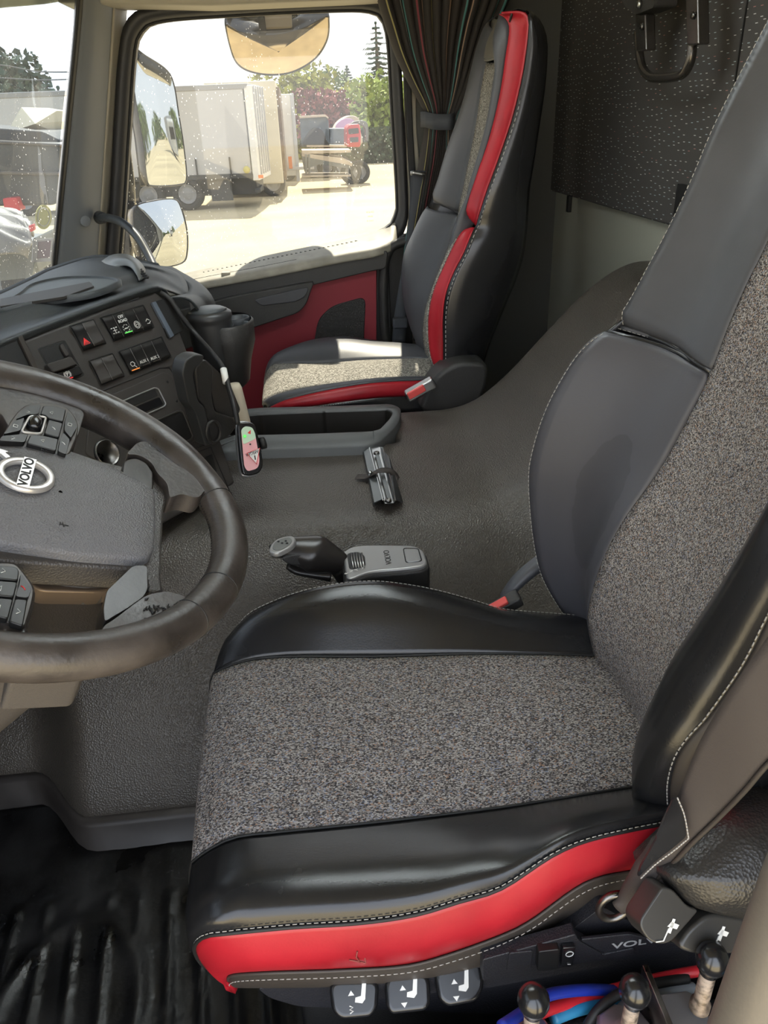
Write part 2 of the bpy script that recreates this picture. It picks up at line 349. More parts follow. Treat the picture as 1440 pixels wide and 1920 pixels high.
# ================================================================ cab shell
def pxs(L, **k): return [on(a, b, **k) for a, b in L]
def cell_mat(name):          # black trim cloth woven with short pale dashes
    m = mat(name, (.03, .028, .026), .85); t = m.node_tree; N, L = t.nodes, t.links; b = N['Principled BSDF']; tc = N['Texture Coordinate']
    s = N.new('ShaderNodeSeparateXYZ'); L.new(tc.outputs['Object'], s.inputs[0])
    def ma(op, a, bb=None, cc=None):
        n = N.new('ShaderNodeMath'); n.operation = op
        for i, q in enumerate((a, bb, cc)):
            if q is None: continue
            if isinstance(q, (int, float)): n.inputs[i].default_value = q
            else: L.new(q, n.inputs[i])
        return n.outputs[0]
    z = ma('MULTIPLY', s.outputs['Z'], 1/.0135); fz = ma('FLOOR', z); w1 = N.new('ShaderNodeTexWhiteNoise'); w1.noise_dimensions = '1D'; L.new(fz, w1.inputs['W'])
    y = ma('ADD', ma('MULTIPLY', s.outputs['Y'], 1/.026), ma('MULTIPLY', w1.outputs[0], 7)); fy = ma('FLOOR', y)
    cb = N.new('ShaderNodeCombineXYZ'); L.new(fy, cb.inputs[0]); L.new(fz, cb.inputs[1]); w2 = N.new('ShaderNodeTexWhiteNoise'); w2.noise_dimensions = '2D'; L.new(cb.outputs[0], w2.inputs['Vector'])
    k = ma('MULTIPLY', ma('LESS_THAN', ma('FRACT', y), .34), ma('LESS_THAN', ma('ABSOLUTE', ma('SUBTRACT', ma('SUBTRACT', ma('FRACT', z), .1), ma('MULTIPLY', ma('FRACT', ma('MULTIPLY', w2.outputs[0], 37.7)), .8))), .05)); k = ma('MULTIPLY', k, ma('GREATER_THAN', w2.outputs[0], .25))
    r = N.new('ShaderNodeValToRGB'); L.new(w2.outputs[0], r.inputs[0]); r.color_ramp.interpolation = 'CONSTANT'; e = r.color_ramp.elements
    e[0].color = (.36, .44, .46, 1); e[1].position = .93; e[1].color = (.35, .16, .14, 1); x = e.new(.55); x.color = (.55, .54, .5, 1)
    mx = N.new('ShaderNodeMix'); mx.data_type = 'RGBA'; L.new(k, mx.inputs[0]); mx.inputs[6].default_value = (.058, .054, .05, 1); L.new(r.outputs[0], mx.inputs[7]); L.new(mx.outputs[2], b.inputs['Base Color'])
    return m
M['dashcloth'] = cell_mat('rear_wall_cloth')
def glass(name, tint, dirt, scale):
    m = bpy.data.materials.new(name); m.use_nodes = True; t = m.node_tree; t.nodes.clear(); N, L = t.nodes, t.links
    o = N.new('ShaderNodeOutputMaterial'); tr = N.new('ShaderNodeBsdfTransparent'); tr.inputs[0].default_value = (*tint, 1)
    gl = N.new('ShaderNodeBsdfGlossy'); gl.inputs['Roughness'].default_value = .02; m1 = N.new('ShaderNodeMixShader'); m1.inputs[0].default_value = .04
    L.new(tr.outputs[0], m1.inputs[1]); L.new(gl.outputs[0], m1.inputs[2])
    df = N.new('ShaderNodeBsdfTranslucent'); df.inputs[0].default_value = (.9, .9, .88, 1); d2 = N.new('ShaderNodeBsdfDiffuse'); d2.inputs[0].default_value = (.8, .8, .78, 1)
    ad = N.new('ShaderNodeMixShader'); L.new(df.outputs[0], ad.inputs[1]); L.new(d2.outputs[0], ad.inputs[2])
    tc = N.new('ShaderNodeTexCoord'); mp = N.new('ShaderNodeMapping'); mp.inputs['Scale'].default_value = (1, 1, .55); L.new(tc.outputs['Object'], mp.inputs[0])
    v = N.new('ShaderNodeTexVoronoi'); v.inputs['Scale'].default_value = scale; L.new(mp.outputs[0], v.inputs['Vector'])
    s = N.new('ShaderNodeMath'); s.operation = 'LESS_THAN'; s.inputs[1].default_value = .14; L.new(v.outputs['Distance'], s.inputs[0])
    n = N.new('ShaderNodeTexNoise'); n.inputs['Scale'].default_value = 7; n.inputs['Detail'].default_value = 6; L.new(tc.outputs['Object'], n.inputs['Vector'])
    r = N.new('ShaderNodeMapRange'); r.inputs[1].default_value = .42; r.inputs[2].default_value = .7; r.inputs[3].default_value = 0; r.inputs[4].default_value = .75; L.new(n.outputs[0], r.inputs[0])
    q = N.new('ShaderNodeMath'); q.operation = 'MULTIPLY'; L.new(s.outputs[0], q.inputs[0]); L.new(r.outputs[0], q.inputs[1])
    a = N.new('ShaderNodeMath'); a.operation = 'MULTIPLY_ADD'; L.new(q.outputs[0], a.inputs[0]); a.inputs[1].default_value = 1; a.inputs[2].default_value = dirt; a.use_clamp = True
    m2 = N.new('ShaderNodeMixShader'); L.new(a.outputs[0], m2.inputs[0]); L.new(m1.outputs[0], m2.inputs[1]); L.new(ad.outputs[0], m2.inputs[2]); L.new(m2.outputs[0], o.inputs[0])
    return m
M['glass'] = glass('side_window_glass', (.33, .33, .318), .03, 130)
M['shield'] = glass('dusty_windshield_glass', (.265, .29, .305), .05, 135)
def frosted():
    m = bpy.data.materials.new('frosted_fill_panel'); m.use_nodes = True; t = m.node_tree; t.nodes.clear(); o = t.nodes.new('ShaderNodeOutputMaterial'); a = t.nodes.new('ShaderNodeBsdfTranslucent'); a.inputs[0].default_value = (.82, .86, .88, 1)
    t.links.new(a.outputs[0], o.inputs[0]); return m
M['fill_panel'] = frosted()
# floor, ceiling and walls
struct(box('floor', (0, 1.3, -.03), (2.0, 2.95, .06), M['black'], bevel=0))
HX0, HX1, HY0, HY1 = -.22, .42, 1.22, 1.72
cm = MB()
for x0, x1, y0, y1 in ((-.825, HX0, -.1, 2.83), (HX1, 1.025, -.1, 2.83), (HX0, HX1, -.1, HY0), (HX0, HX1, HY1, 2.83)): cm.box(((x0+x1)/2, (y0+y1)/2, 1.645), (x1-x0, y1-y0, .05))
struct(cm.build('ceiling', M['beige'], None, smooth=False))
struct(prism('window_2', [V(HX0, HY0, 1.66), V(HX1, HY0, 1.66), V(HX1, HY1, 1.66), V(HX0, HY1, 1.66)], (0, 0, 1), .006, M['fill_panel'], bevel=0), 'frosted panel added unseen in the ceiling to light the leather')  # panel added out of view overhead, gives the leather its highlights
XR = .865; ZP = on(1260, 425, X=XR)[2]
struct(prism('wall_rear', [V(XR, 2.86, ZP), V(XR, -.1, ZP), V(XR, -.1, 1.65), V(XR, 2.86, 1.65)], (-1, 0, 0), .05, M['dashcloth'], bevel=.006))
struct(box('wall_rear_lower', (XR+.045, 1.39, ZP/2), (.05, 2.98, ZP), M['cream'], bevel=0)); bpy.data.objects['wall_rear_lower'].name = 'wall_back'
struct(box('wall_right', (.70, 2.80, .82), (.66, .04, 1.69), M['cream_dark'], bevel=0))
sy = on(1372, 200, X=XR)[1]
struct(box('trim_4', (XR-.001, sy, 1.3), (.003, .004, .7), M['black'], bevel=0))
wl = MB(); wl.box((.72, -.12, .82), (.44, .04, 1.65)); wl.box((-.72, -.12, .82), (.24, .04, 1.65)); wl.box((-.05, -.12, 1.60), (1.1, .04, .12))
struct(wl.build('wall_left', M['grey_trim'], None, smooth=False), 'unseen cab side around the open driver door, added to cut the light')  # added behind the camera to reduce light through the door opening
# header above the door and above the windshield
hd = on(450, 8, Y=2.66)[2]
struct(prism('trim_5', [V(-.62, 2.62, hd+.01), V(-.2, 2.62, hd-.006), V(.35, 2.62, hd+.002), V(.9, 2.62, hd+.03), V(.9, 2.62, 1.63), V(-.62, 2.62, 1.63)], (0, -1, 0), .16, M['beige'], bevel=.01))
vz = on(60, 14, X=-.66)
vis = empty('sun_visor', (-.7, 1.9, 1.6)); tag(vis, 'pale folded sun visor above the windshield, top left corner', 'sun visor')
vp = [V(-.64, .2, on(-160, 24, X=-.64)[2]), V(-.64, 1.0, on(-160, 24, X=-.64)[2]), on(-160, 24, X=-.64), on(0, 15, X=-.64), on(100, 6, X=-.64), on(141, -4, X=-.64)]
vp = cmr(vp, 16); prism('visor_panel', list(vp)+[p+V(.02, 0, .14) for p in vp[::-1]], (1, 0, 0), .015, M['visor'], vis, bevel=.004)
# windshield: base line on the dash, pillar line on the right
WB = [on(-260, 655, X=-.86), on(-100, 595, X=-.85), on(0, 556, X=-.84), on(60, 527, X=-.83), on(100, 505, Y=2.55)]
WT = [on(-260, -120, X=-.72), on(-100, -80, X=-.70), on(0, -70, X=-.68), on(70, -60, X=-.67), on(148, -50, Y=2.55)]
WB = [V(-.86, -.08, .845), V(-.862, .6, .842), V(-.86, 1.1, .84)]+WB; WT = [V(-.74, -.08, 1.56), V(-.74, .6, 1.56), V(-.73, 1.2, 1.55)]+WT
WBc, WTc = cmr(WB, 40), cmr(WT, 40)
struct(box('wall_front', (-.905, 1.36, .34), (.05, 2.92, .68), M['plastic'], bevel=0), 'unseen front bulkhead below the windshield, added to control the light')  # added out of view, closes the cab and controls its light
struct(prism('trim_10', [V(-.86, -.10, .80), V(-.80, -.10, .80), V(-.68, -.10, 1.62), V(-.74, -.10, 1.62)], (0, -1, 0), .06, M['grey_trim'], bevel=.01), 'driver side front pillar')
gw = grid('window_1', [WBc, WBc*.5+WTc*.5+V(-.012, 0, 0), WTc], M['shield'], m=10, solid=0); struct(gw, 'dusty windshield glass on the left')
# A pillar
pA = [on(146, -40, Y=2.55), on(141, 40, Y=2.55), on(120, 260, Y=2.55), on(97, 505, Y=2.55), on(95, 560, Y=2.55)]
pB = [on(158, -40, Y=2.57), on(153, 40, Y=2.57), on(131, 260, Y=2.57), on(107, 500, Y=2.57), on(104, 560, Y=2.57)]
pC = [on(212, -40, Y=2.70), on(207, 40, Y=2.70), on(193, 260, Y=2.70), on(180, 470, Y=2.70), on(178, 560, Y=2.70)]
pD = [on(222, -40, Y=2.73), on(216, 40, Y=2.73), on(201, 260, Y=2.73), on(188, 470, Y=2.73), on(186, 560, Y=2.73)]
pE = [on(236, -40, Y=2.76), on(232, 40, Y=2.76), on(214, 260, Y=2.76), on(200, 470, Y=2.76), on(198, 560, Y=2.76)]
A_, B_, C_, D_, E_ = [cmr(q, 24) for q in (pA, pB, pC, pD, pE)]
struct(grid('trim_1', [A_+V(-.02, .06, 0), A_, A_*.5+B_*.5+V(.004, -.004, 0), B_], M['rubber'], m=8), 'black windshield rubber seal')
struct(grid('trim_2', [B_, B_*.6+C_*.4+V(.012, -.012, 0), C_, C_*.9+D_*.1+V(0, .02, 0)], M['grey_trim'], m=10), 'grey padded front pillar')
struct(grid('trim_3', [C_+V(0, .015, 0), C_*.5+D_*.5+V(.003, 0, 0), D_+V(0, .01, 0), E_+V(.004, .02, 0)], M['beige'], m=6), 'thin beige body edge beside the front pillar')
cp = on(160, 415, Y=2.63); ax_ = nz(CAM-cp)
lath('screw_cap', [(.0165, -.004), (.0165, .002), (.015, .0035), (.001, .0035)], cp+ax_*.006, nz(V(.55, -.83, .1)), M['grey_trim'], bpy.data.objects['trim_2'])
# ---------------------------------------------------------------- passenger door
door = empty('door_1', (0, 2.75, 0)); struct(door, 'passenger door with side window, red insert and dark armrest')
win = [(252, 110), (262, 66), (300, 41), (450, 29), (620, 21), (690, 22), (716, 36), (727, 80), (734, 200), (744, 370), (741, 405), (722, 430), (650, 455), (500, 489), (340, 527), (238, 552), (224, 520), (234, 380), (244, 220)]
out = [(221, 110), (236, 40), (280, 15), (450, 4), (640, -6), (705, -4), (739, 18), (750, 80), (757, 200), (765, 385), (760, 430), (737, 458), (650, 482), (500, 518), (340, 560), (210, 600), (197, 520), (206, 380), (214, 220)]
WI = cmr(pxs(win, Y=2.78), 120, True); 
def closest_ring(o_, i_):
    o_ = cmr(o_, 600, True); return np.array([o_[np.argmin(((o_-p)**2).sum(1))] for p in i_])
WO = cmr(pxs(out, Y=2.75), 120, True); s_ = np.argmin(((WO-WI[0])**2).sum(1)); WO = np.roll(WO, -s_, 0)
vs, fs = gridv([WI+V(0, .05, 0), WI, WI*.85+WO*.15+V(0, -.012, 0), WI*.45+WO*.55+V(0, -.02, 0), WO, WO+V(0, .06, 0)], None, True)
obj('window_frame', vs, fs, M['frame'], door)
tube('window_seal', WI+V(0, -.004, 0), .0045, M['rubber'], door, seg=8, closed=True)
pane = MB().add([p+V(0, .018, 0) for p in WI], [tuple(range(len(WI)))]).build('window_glass', M['glass'], door, smooth=False); pane['label'] = 'tinted side window glass'
gp_ = Plane(on(692, 405, Y=2.77)+V(0, 0, 0), (1, 0, 0), (0, 0, 1))
for i, (s_, sz) in enumerate((('VOLVO', .008), ('43R-00', .006), ('E13 DOT', .006))): text('glass_marking', s_, gp_, .004, .012-.014*i, sz, M['grey_print'], door, h=-.002)
# ledge under the window
lf = cmr(pxs([(205, 548), (340, 516), (500, 481), (650, 450), (722, 430), (742, 415)], Y=2.78), 40)
ln = cmr([on(a, b, Y=y) for a, b, y in [(205, 572, 2.64), (350, 536, 2.64), (500, 508, 2.64), (640, 480, 2.64), (707, 468, 2.64), (745, 452, 2.68)]], 40)
grid('sill', [lf+V(0, .02, -.004), lf, lf*.7+ln*.3+V(0, 0, .002), lf*.3+ln*.7+V(0, 0, .003), ln, ln+V(0, -.004, -.02)], M['sill'], door, m=18)
mb = MB()
for t in np.linspace(.33, .85, 34):
    k = t*39; i = int(k); p = (lf*.72+ln*.28); q = p[i]+(p[i+1]-p[i])*(k-i)+V(0, 0, .004); mb.box(q, (.008, .02, .003))
mb.build('demister_slots', M['black'], door)
grid('sill_slot', [(lf*.42+ln*.58)[4:26]+V(0, 0, .005), (lf*.22+ln*.78)[4:26]+V(0, 0, .005)], M['black'], door, solid=.002)
box('lock_pin', on(424, 518, Y=2.66)+V(0, 0, .008), (.03, .02, .012), M['beige'], door, bevel=.004)
low = [on(350, 536, Y=2.66), on(707, 468, Y=2.66)]
def dp(L, Y): return pxs(L, Y=Y)
prism('upper_panel', rnd(dp([(200, 580), (350, 537), (500, 508), (650, 479), (708, 468), (728, 470), (724, 504), (700, 508), (590, 534), (400, 590), (200, 650)], 2.64), .015), (0, -1, 0), .05, M['doorplas'], door, bevel=.004)
prism('red_insert', dp([(300, 600), (590, 525), (706, 500), (706, 642), (706, 700), (700, 800), (430, 810), (300, 840)], 2.665), (0, -1, 0), .03, M['red_door'], door, bevel=.002)
ar = dp([(300, 590), (440, 555), (590, 528), (583, 545), (575, 570), (560, 587), (520, 600), (457, 621), (380, 645), (300, 670)], 2.615)
prism('armrest', cmr(ar, 60, True) if 0 else rnd(ar, .03, 6), (0, -1, 0), .06, M['doorplas'], door, bevel=.012, seg=4)
prism('pull_pocket', rnd(dp([(476, 562), (520, 551), (580, 538), (573, 556), (555, 566), (489, 574)], 2.61), .02, 6), (0, -1, 0), .01, M['leather_lit_grey'], door, bevel=.003)
prism('speaker_grille', rnd(dp([(588, 650), (596, 600), (622, 574), (686, 556), (682, 650)], 2.657), .03, 6), (0, -1, 0), .01, M['grille'], door, bevel=.004)
prism('door_edge', dp([(706, 500), (728, 470), (735, 640), (735, 800), (700, 800)], 2.68), (0, -1, 0), .06, M['black'], door, bevel=.004)
prism('outer_skin', [V(-.75, 2.86, -.6), V(.36, 2.86, -.6), V(.36, 2.86, .78), V(-.75, 2.86, .66)], (0, -1, 0), .03, M['cream_paint'], door, bevel=.01)
prism('lower_panel', dp([(180, 850), (735, 760), (735, 1000), (180, 1000)], 2.70), (0, -1, 0), .03, M['doorplas'], door, bevel=.002)
# B pillar
bt_ = lambda L, Y: pxs(L, Y=Y)
struct(prism('trim_6', bt_([(738, -30), (757, 130), (765, 390), (768, 452), (770, 780), (800, 780), (800, 440), (782, 250), (775, -30)], 2.76), (0, -1, 0), .03, M['beige'], bevel=.006), 'beige rear door pillar')
struct(prism('trim_7', bt_([(757, 100), (763, 250), (772, 400), (776, 640), (790, 640), (784, 400), (775, 250), (769, 100)], 2.735), (0, -1, 0), .015, M['black'], bevel=.004), 'black seal on the rear door pillar')
struct(prism('trim_8', bt_([(722, 460), (752, 440), (764, 450), (774, 640), (778, 780), (722, 780)], 2.735), (0, -1, 0), .03, M['plastic'], bevel=.006), 'dark lower cover of the rear door pillar')
gh = empty('grab_bar', tuple(on(740, 540, Y=2.68))); tag(gh, 'black grab handle on the pillar between the door and passenger seat', 'handle')
tube('grip', pxs([(766, 452), (748, 456), (732, 466), (722, 490), (719, 540), (720, 600), (726, 650), (740, 668)], Y=2.67), .016, M['plastic'], gh, n=40, seg=14)
for p in ((764, 452), (742, 668)): q = on(*p, Y=2.68); lath('mount', [(.001, 0), (.022, .0), (.022, .03), (.001, .03)], q, (0, 1, 0), M['plastic'], gh, 16)
g2 = empty('grab_bar', tuple(on(250, 430, Y=2.5))); tag(g2, 'curved dark grab bar from the front pillar down to the dashboard', 'handle')
tube('bar', [on(188, 408, Y=2.66), on(205, 409, Y=2.6), on(228, 417, Y=2.55), on(256, 442, Y=2.5), on(278, 478, Y=2.44), on(292, 510, Y=2.38), on(300, 545, Y=2.33)], .0125, M['grip'], g2, n=40, seg=14)
lath('mount', [(.001, 0), (.02, 0), (.017, .03), (.013, .05)], on(187, 408, Y=2.68), nz(on(205, 409, Y=2.6)-on(187, 408, Y=2.68)), M['grip'], g2, 18)
# seat belt hanging on the pillar, with its buckle tongue
sb = empty('seat_belt', tuple(on(770, 480, Y=2.6))); tag(sb, 'dark passenger seat belt hanging down the pillar with metal tongue', 'seat belt')
L_ = cmr(pxs([(770, 320), (767, 400), (757, 480), (744, 560), (738, 600), (735, 645)], Y=2.62), 24); R_ = cmr(pxs([(800, 320), (790, 400), (778, 480), (768, 560), (762, 600), (760, 645)], Y=2.62), 24)
grid('webbing', [L_, L_*.5+R_*.5+V(0, -.004, 0), R_], M['webbing_grey'], sb, m=5)
tg = MB().tube(pxs([(770, 325), (776, 324), (790, 327), (798, 326)], Y=2.60), .006, 8); tg.build('tongue', M['metal'], sb)
box('belt_anchor', on(750, 605, Y=2.6), (.05, .03, .035), M['webbing_grey'], sb, bevel=.006)
# ---------------------------------------------------------------- curtain
def curtain():
    c = empty('curtain', tuple(on(835, 222, Y=2.52))); tag(c, 'dark striped curtain gathered by a tie beside the passenger headrest', 'curtain')
    rows = [(-60, 700, 965, .045), (0, 712, 948, .042), (50, 728, 925, .038), (100, 745, 905, .032), (150, 768, 885, .026), (190, 790, 866, .02), (215, 801, 854, .014), (232, 801, 852, .014), (250, 799, 852, .017), (300, 791, 850, .022), (370, 778, 840, .024), (450, 764, 828, .026), (560, 752, 800, .026)]
    n = 170; R = []
    ph = np.cumsum(np.random.RandomState(4).uniform(.5, 1.5, n)); ph = ph/ph[-1]*2*math.pi*13
    for y, a, b, am in rows:
        L, Rr = on(a, y, Y=2.65), on(b, y, Y=2.63); row = []
        for k in range(n):
            t = k/(n-1); p = L+(Rr-L)*t; row.append(p+V(.25*am*math.cos(ph[k]*1.0+y*.004), am*math.sin(ph[k])+.012*math.sin(t*9+y*.01), 0))
        R.append(np.array(row))
    C = np.array([cmr(np.array(R)[:, j], 60, uniform=True) for j in range(n)]).transpose(1, 0, 2)
    vs, fs = gridv(C); o = obj('curtain_cloth', vs, fs, M['curtain'], c, solid=.002)
    uv = o.data.uv_layers.new(name='UVMap'); k_ = C.shape[0]
    for l in o.data.loops: uv.data[l.index].uv = ((l.vertex_index % n)/(n-1), (l.vertex_index//n)/(k_-1))
    t0 = [on(797, 224, Y=2.63), on(812, 228, Y=2.60), on(830, 229, Y=2.59), on(848, 228, Y=2.59), on(856, 223, Y=2.63)]
    tt = cmr(t0, 20); up = V(0, 0, .022)
    tb = cmr(list(tt)+[tt[-1]+V(0, .06, 0), tt[0]+V(0, .06, 0)], 48, True)
    vs, fs = gridv([tb-up, tb, tb+up], None, True); obj('tie_band', vs, fs, M['webbing_grey'], c, solid=.003)
def curtain_mat():
    m = mat('striped_curtain_cloth', (.03, .025, .022), .85); t = m.node_tree; N, L = t.nodes, t.links; b = N['Principled BSDF']
    u = N.new('ShaderNodeUVMap'); s = N.new('ShaderNodeSeparateXYZ'); L.new(u.outputs[0], s.inputs[0])
    a = N.new('ShaderNodeMath'); a.operation = 'MULTIPLY'; a.inputs[1].default_value = 46; L.new(s.outputs[0], a.inputs[0])
    f = N.new('ShaderNodeMath'); f.operation = 'FLOOR'; L.new(a.outputs[0], f.inputs[0]); w_ = N.new('ShaderNodeTexWhiteNoise'); w_.noise_dimensions = '1D'; L.new(f.outputs[0], w_.inputs['W'])
    g = N.new('ShaderNodeMath'); g.operation = 'FRACT'; L.new(a.outputs[0], g.inputs[0]); h = N.new('ShaderNodeMath'); h.operation = 'LESS_THAN'; h.inputs[1].default_value = .17; L.new(g.outputs[0], h.inputs[0])
    r = N.new('ShaderNodeValToRGB'); r.color_ramp.interpolation = 'CONSTANT'; e = r.color_ramp.elements; cs = [(0, (.03, .025, .022)), (.35, (.30, .20, .14)), (.5, (.07, .2, .19)), (.62, (.16, .03, .04)), (.82, (.28, .24, .1)), (.92, (.3, .3, .27))]
    while len(e) < len(cs): e.new(.5)
    for i, (p, c) in enumerate(cs): e[i].position = p; e[i].color = (*c, 1)
    L.new(w_.outputs[0], r.inputs[0]); mx = N.new('ShaderNodeMix'); mx.data_type = 'RGBA'; L.new(h.outputs[0], mx.inputs[0]); mx.inputs[6].default_value = (.024, .020, .018, 1); L.new(r.outputs[0], mx.inputs[7]); L.new(mx.outputs[2], b.inputs['Base Color'])
    return m
M['curtain'] = curtain_mat(); curtain()
# ---------------------------------------------------------------- rear wall fittings
lad = empty('ladder_handle', tuple(on(1250, 80, X=.8))); tag(lad, 'black tubular folding ladder hanging on the rear wall, top right', 'ladder')
XL = .79
ur = cmr(pxs([(1196, 60), (1199, 100), (1205, 128), (1218, 143), (1235, 146), (1262, 144), (1282, 137), (1294, 115), (1298, 85), (1298, 50)], X=XL), 60); tube('bottom_rung', ur, .0095, M['ladder'], lad, seg=16)
for (a, b, c, d) in ((1188, 1209, 26, 97), (1283, 1307, -60, 86)):
    pr = pxs([(a+(2 if c > 0 else 0), c), (b, c), (b+2, d-2), (a+4, d)], X=XL-.012); prism('rail', pr, (-1, 0, 0), .024, M['ladder'], lad, bevel=.004)
    q = on((a+b)/2+6, (50 if a < 1200 else 29), X=XL-.013); lath('screw', [(.001, 0), (.007, 0), (.006, .004), (.001, .004)], q, (-1, 0, 0), M['steel'], lad, 12)
pr = pxs([(1155, -20), (1228, -20), (1226, 14), (1190, 28), (1172, 12)], X=XL-.02); prism('hinge_bracket', rnd(pr, .01), (-1, 0, 0), .05, M['plastic'], lad, bevel=.006)
lath('hinge_bolt', [(.001, 0), (.009, 0), (.007, .006), (.001, .006)], on(1200, 8, X=XL-.022), (-1, 0, 0), M['metal'], lad, 14)
for px_, py_, w_, h_ in ((1067, 382, .022, .05), (1276, 400, .05, .12)):
    q = on(px_, py_, X=XR-.012); o_ = box('wall_clip', q, (.012, w_, h_), M['black'], bevel=.002)
    tag(o_, 'small black clip under the rear wall cloth, left one' if px_ < 1100 else 'black bolted plate at the lower edge of the rear wall cloth', 'clip')
lath('bolt', [(.001, 0), (.006, 0), (.005, .004), (.001, .004)], on(1275, 391, X=XR-.018), (-1, 0, 0), M['metal'], o_, 12)
# ---------------------------------------------------------------- engine cover between the seats
def sst(x): x = min(1, max(0, x)); return x*x*(3-2*x)
def cover():
    X = np.linspace(-.86, .86, 110); rows = []
    for x in X:
        yb = 1.055+.13*sst((-.47-x)/.14); yt = 1.34+.05*sst((x-.1)/.4)-.05*sst((-.3-x)/.3); hz = .37*sst((x-.335)/.50)
        pr = [(yb+.012, .0), (yb+.010, .05), (yb, .068), (yb+.02, .12), (yb+.09, .24), (yt-.10, .38), (yt-.04, .445), (yt, .474), (yt+.05, .486), (yt+.12, .49), (1.60, .49), (1.72, .49), (1.85, .49), (1.93, .488), (1.975, .475), (1.995, .42), (2.0, .2), (2.0, 0)]
        c = cmr([(y, z, 0) for y, z in pr], 120)[:, :2]; row = []
        for y, z in c:
            g = sst((y-1.02)/.42)*(1-sst((y-1.90)/.13)); zz = z+hz*g*min(1, z/.3); dg = sst((y-1.735)/.02)*(1-sst((x-.17)/.03)); zz -= dg*.14*min(1, z/.3)
            row.append(V(x, y, zz))
        rows.append(row)
    return rows
o_ = grid('engine_cover', cover(), M['cover'], solid=0); tag(o_, 'black grained engine cover rising in a hump between the two seats', 'engine cover')
sk = []
for x in np.linspace(-.86, .3, 60):
    yb = 1.045+.13*sst((-.47-x)/.14); sk.append([V(x, yb+.02, .074), V(x, yb, .072), V(x, yb-.008, .064), V(x, yb-.012, .004), V(x, yb-.03, .002)])
struct(grid('baseboard_right', np.array(sk), M['skirt'], m=None), 'grey plastic kick strip around the foot of the engine cover')
# rubber floor mat
fm = MB(); NX, NY = 150, 80; vs = []
rng = np.random.RandomState(3)
for i in range(NX):
    for j in range(NY):
        x = -.86+i/(NX-1)*.95; y = .42+j/(NY-1)*.74; xx = (x+.12*y)/.052; rib = math.exp(-((xx-round(xx))/.13)**2)*.006
        if y > .93 or (y < .6 and int(round(xx)) % 2): rib *= .15
        u_ = ((x+.45)**2/.012+(y-.72)**2/.03); ring_ = .007*math.exp(-((u_-1)/.22)**2); vs.append((x, y, .008+max(rib, ring_)+.0015*math.sin(x*31+y*17)))
fs = [(i*NY+j, (i+1)*NY+j, (i+1)*NY+j+1, i*NY+j+1) for i in range(NX-1) for j in range(NY-1)]
o_ = obj('floor_mat', vs, fs, M['mat'], solid=.006); tag(o_, 'dirty ribbed black rubber mat on the driver side floor', 'floor mat')
# ================================================================ seats
def ycurve(pts, n=48): return cy(pts, n)
def shell_under(name, A, B, drop, mat_, parent):      # closed body between two rails, dropping by `drop`
    n = len(A); r = [A, A-V(0, 0, drop), B-V(0, 0, drop), B]
    return grid(name, r, mat_, parent, solid=0)
def build_cushion(root, far_edge, far_seam, near_seam, near_mid, red_top, red_low, bottom, lean):
    # front roll: continue every rail forwards and down, the way the foam turns under
    def roll(c, k=1.0, n=48):
        p = c[0]; pre = [p+V(.030, 0, -.125*k), p+V(-.004, 0, -.10*k), p+V(-.012, 0, -.055*k), p+V(-.008, 0, -.018*k)]
        return cmr(pre+list(c[::4])+[c[-1]], n)
    FE, FS, NS = roll(far_edge, .8), roll(far_seam), roll(near_seam)
    fab = bulge(FS, NS, [.006, .010, .010, .006], (0, 0, 1))
    grid('seat_fabric', fab, M['fabric'], root, m=16, solid=.003, flip=True)
    far = bulge(FE, FS, [.010, .016, .014, .007], (0, 0, 1))
    grid('far_bolster', far, M['leather'], root, m=14, flip=True)
    tube('far_piping', FS+V(0, 0, .0012), .0016, M['black'], root, seg=6)
    stitch('seam_stitching', FE[6:], M['stitch'], root, off=(0, -.004, .0035))
    # underside of the far edge
    grid('far_side_panel', [FE, FE+V(0, .012, -.03), FE+V(0, .004, -.085)], M['leather'], root, m=6, solid=.002)
    NM = near_mid; S0 = red_top
    n2 = [cmr(list(c), 48) for c in NM]
    grid('near_bolster', [NS]+n2+[S0], M['leather'], root, m=22, flip=True)
    tube('near_piping', NS+V(0, 0, .0012), .0016, M['black'], root, seg=6)
    RL, BT = red_low, bottom
    rp = grid('red_side_panel', bulge(S0, RL, [.006, .009, .006], (0, -1, 0)), M['red'], root, m=12, flip=True)
    lp = grid('brown_lower_panel', bulge(RL, BT, [.004, .004], (0, -1, 0))+[BT+V(0.01, .03, -.012), BT+V(.02, .10, -.012)], M['leather_brown'], root, m=14, flip=True)
    tube('red_top_seam', S0+V(0, -.001, .001), .0022, M['black'], root, seg=8)
    tube('red_lower_seam', RL+V(0, -.002, 0), .0018, M['leather_brown'], root, seg=8)
    st = S0*.88+n2[-1]*.12
    stitch('top_stitching', st+V(0, -.002, .0028), M['stitch'], root)
    stitch('lower_stitching', RL*.86+BT*.14+V(0, -.006, -.001), M['stitch'], root)
    # the tray under the foam
    a, b = near_seam[4]+V(0, 0, -.075), far_seam[-3]+V(-.0, 0, -.075)
    c = (a+b)/2; box('seat_pan', c, (abs(b[0]-a[0])+.02, abs(b[1]-a[1])+.12, .05), M['black'], root, bevel=.015)
    return rp
seat = empty('suspension_seat', (.1, .75, 0)); tag(seat, 'large near driver seat with grey woven centre, black leather bolsters and red side panel', 'seat')
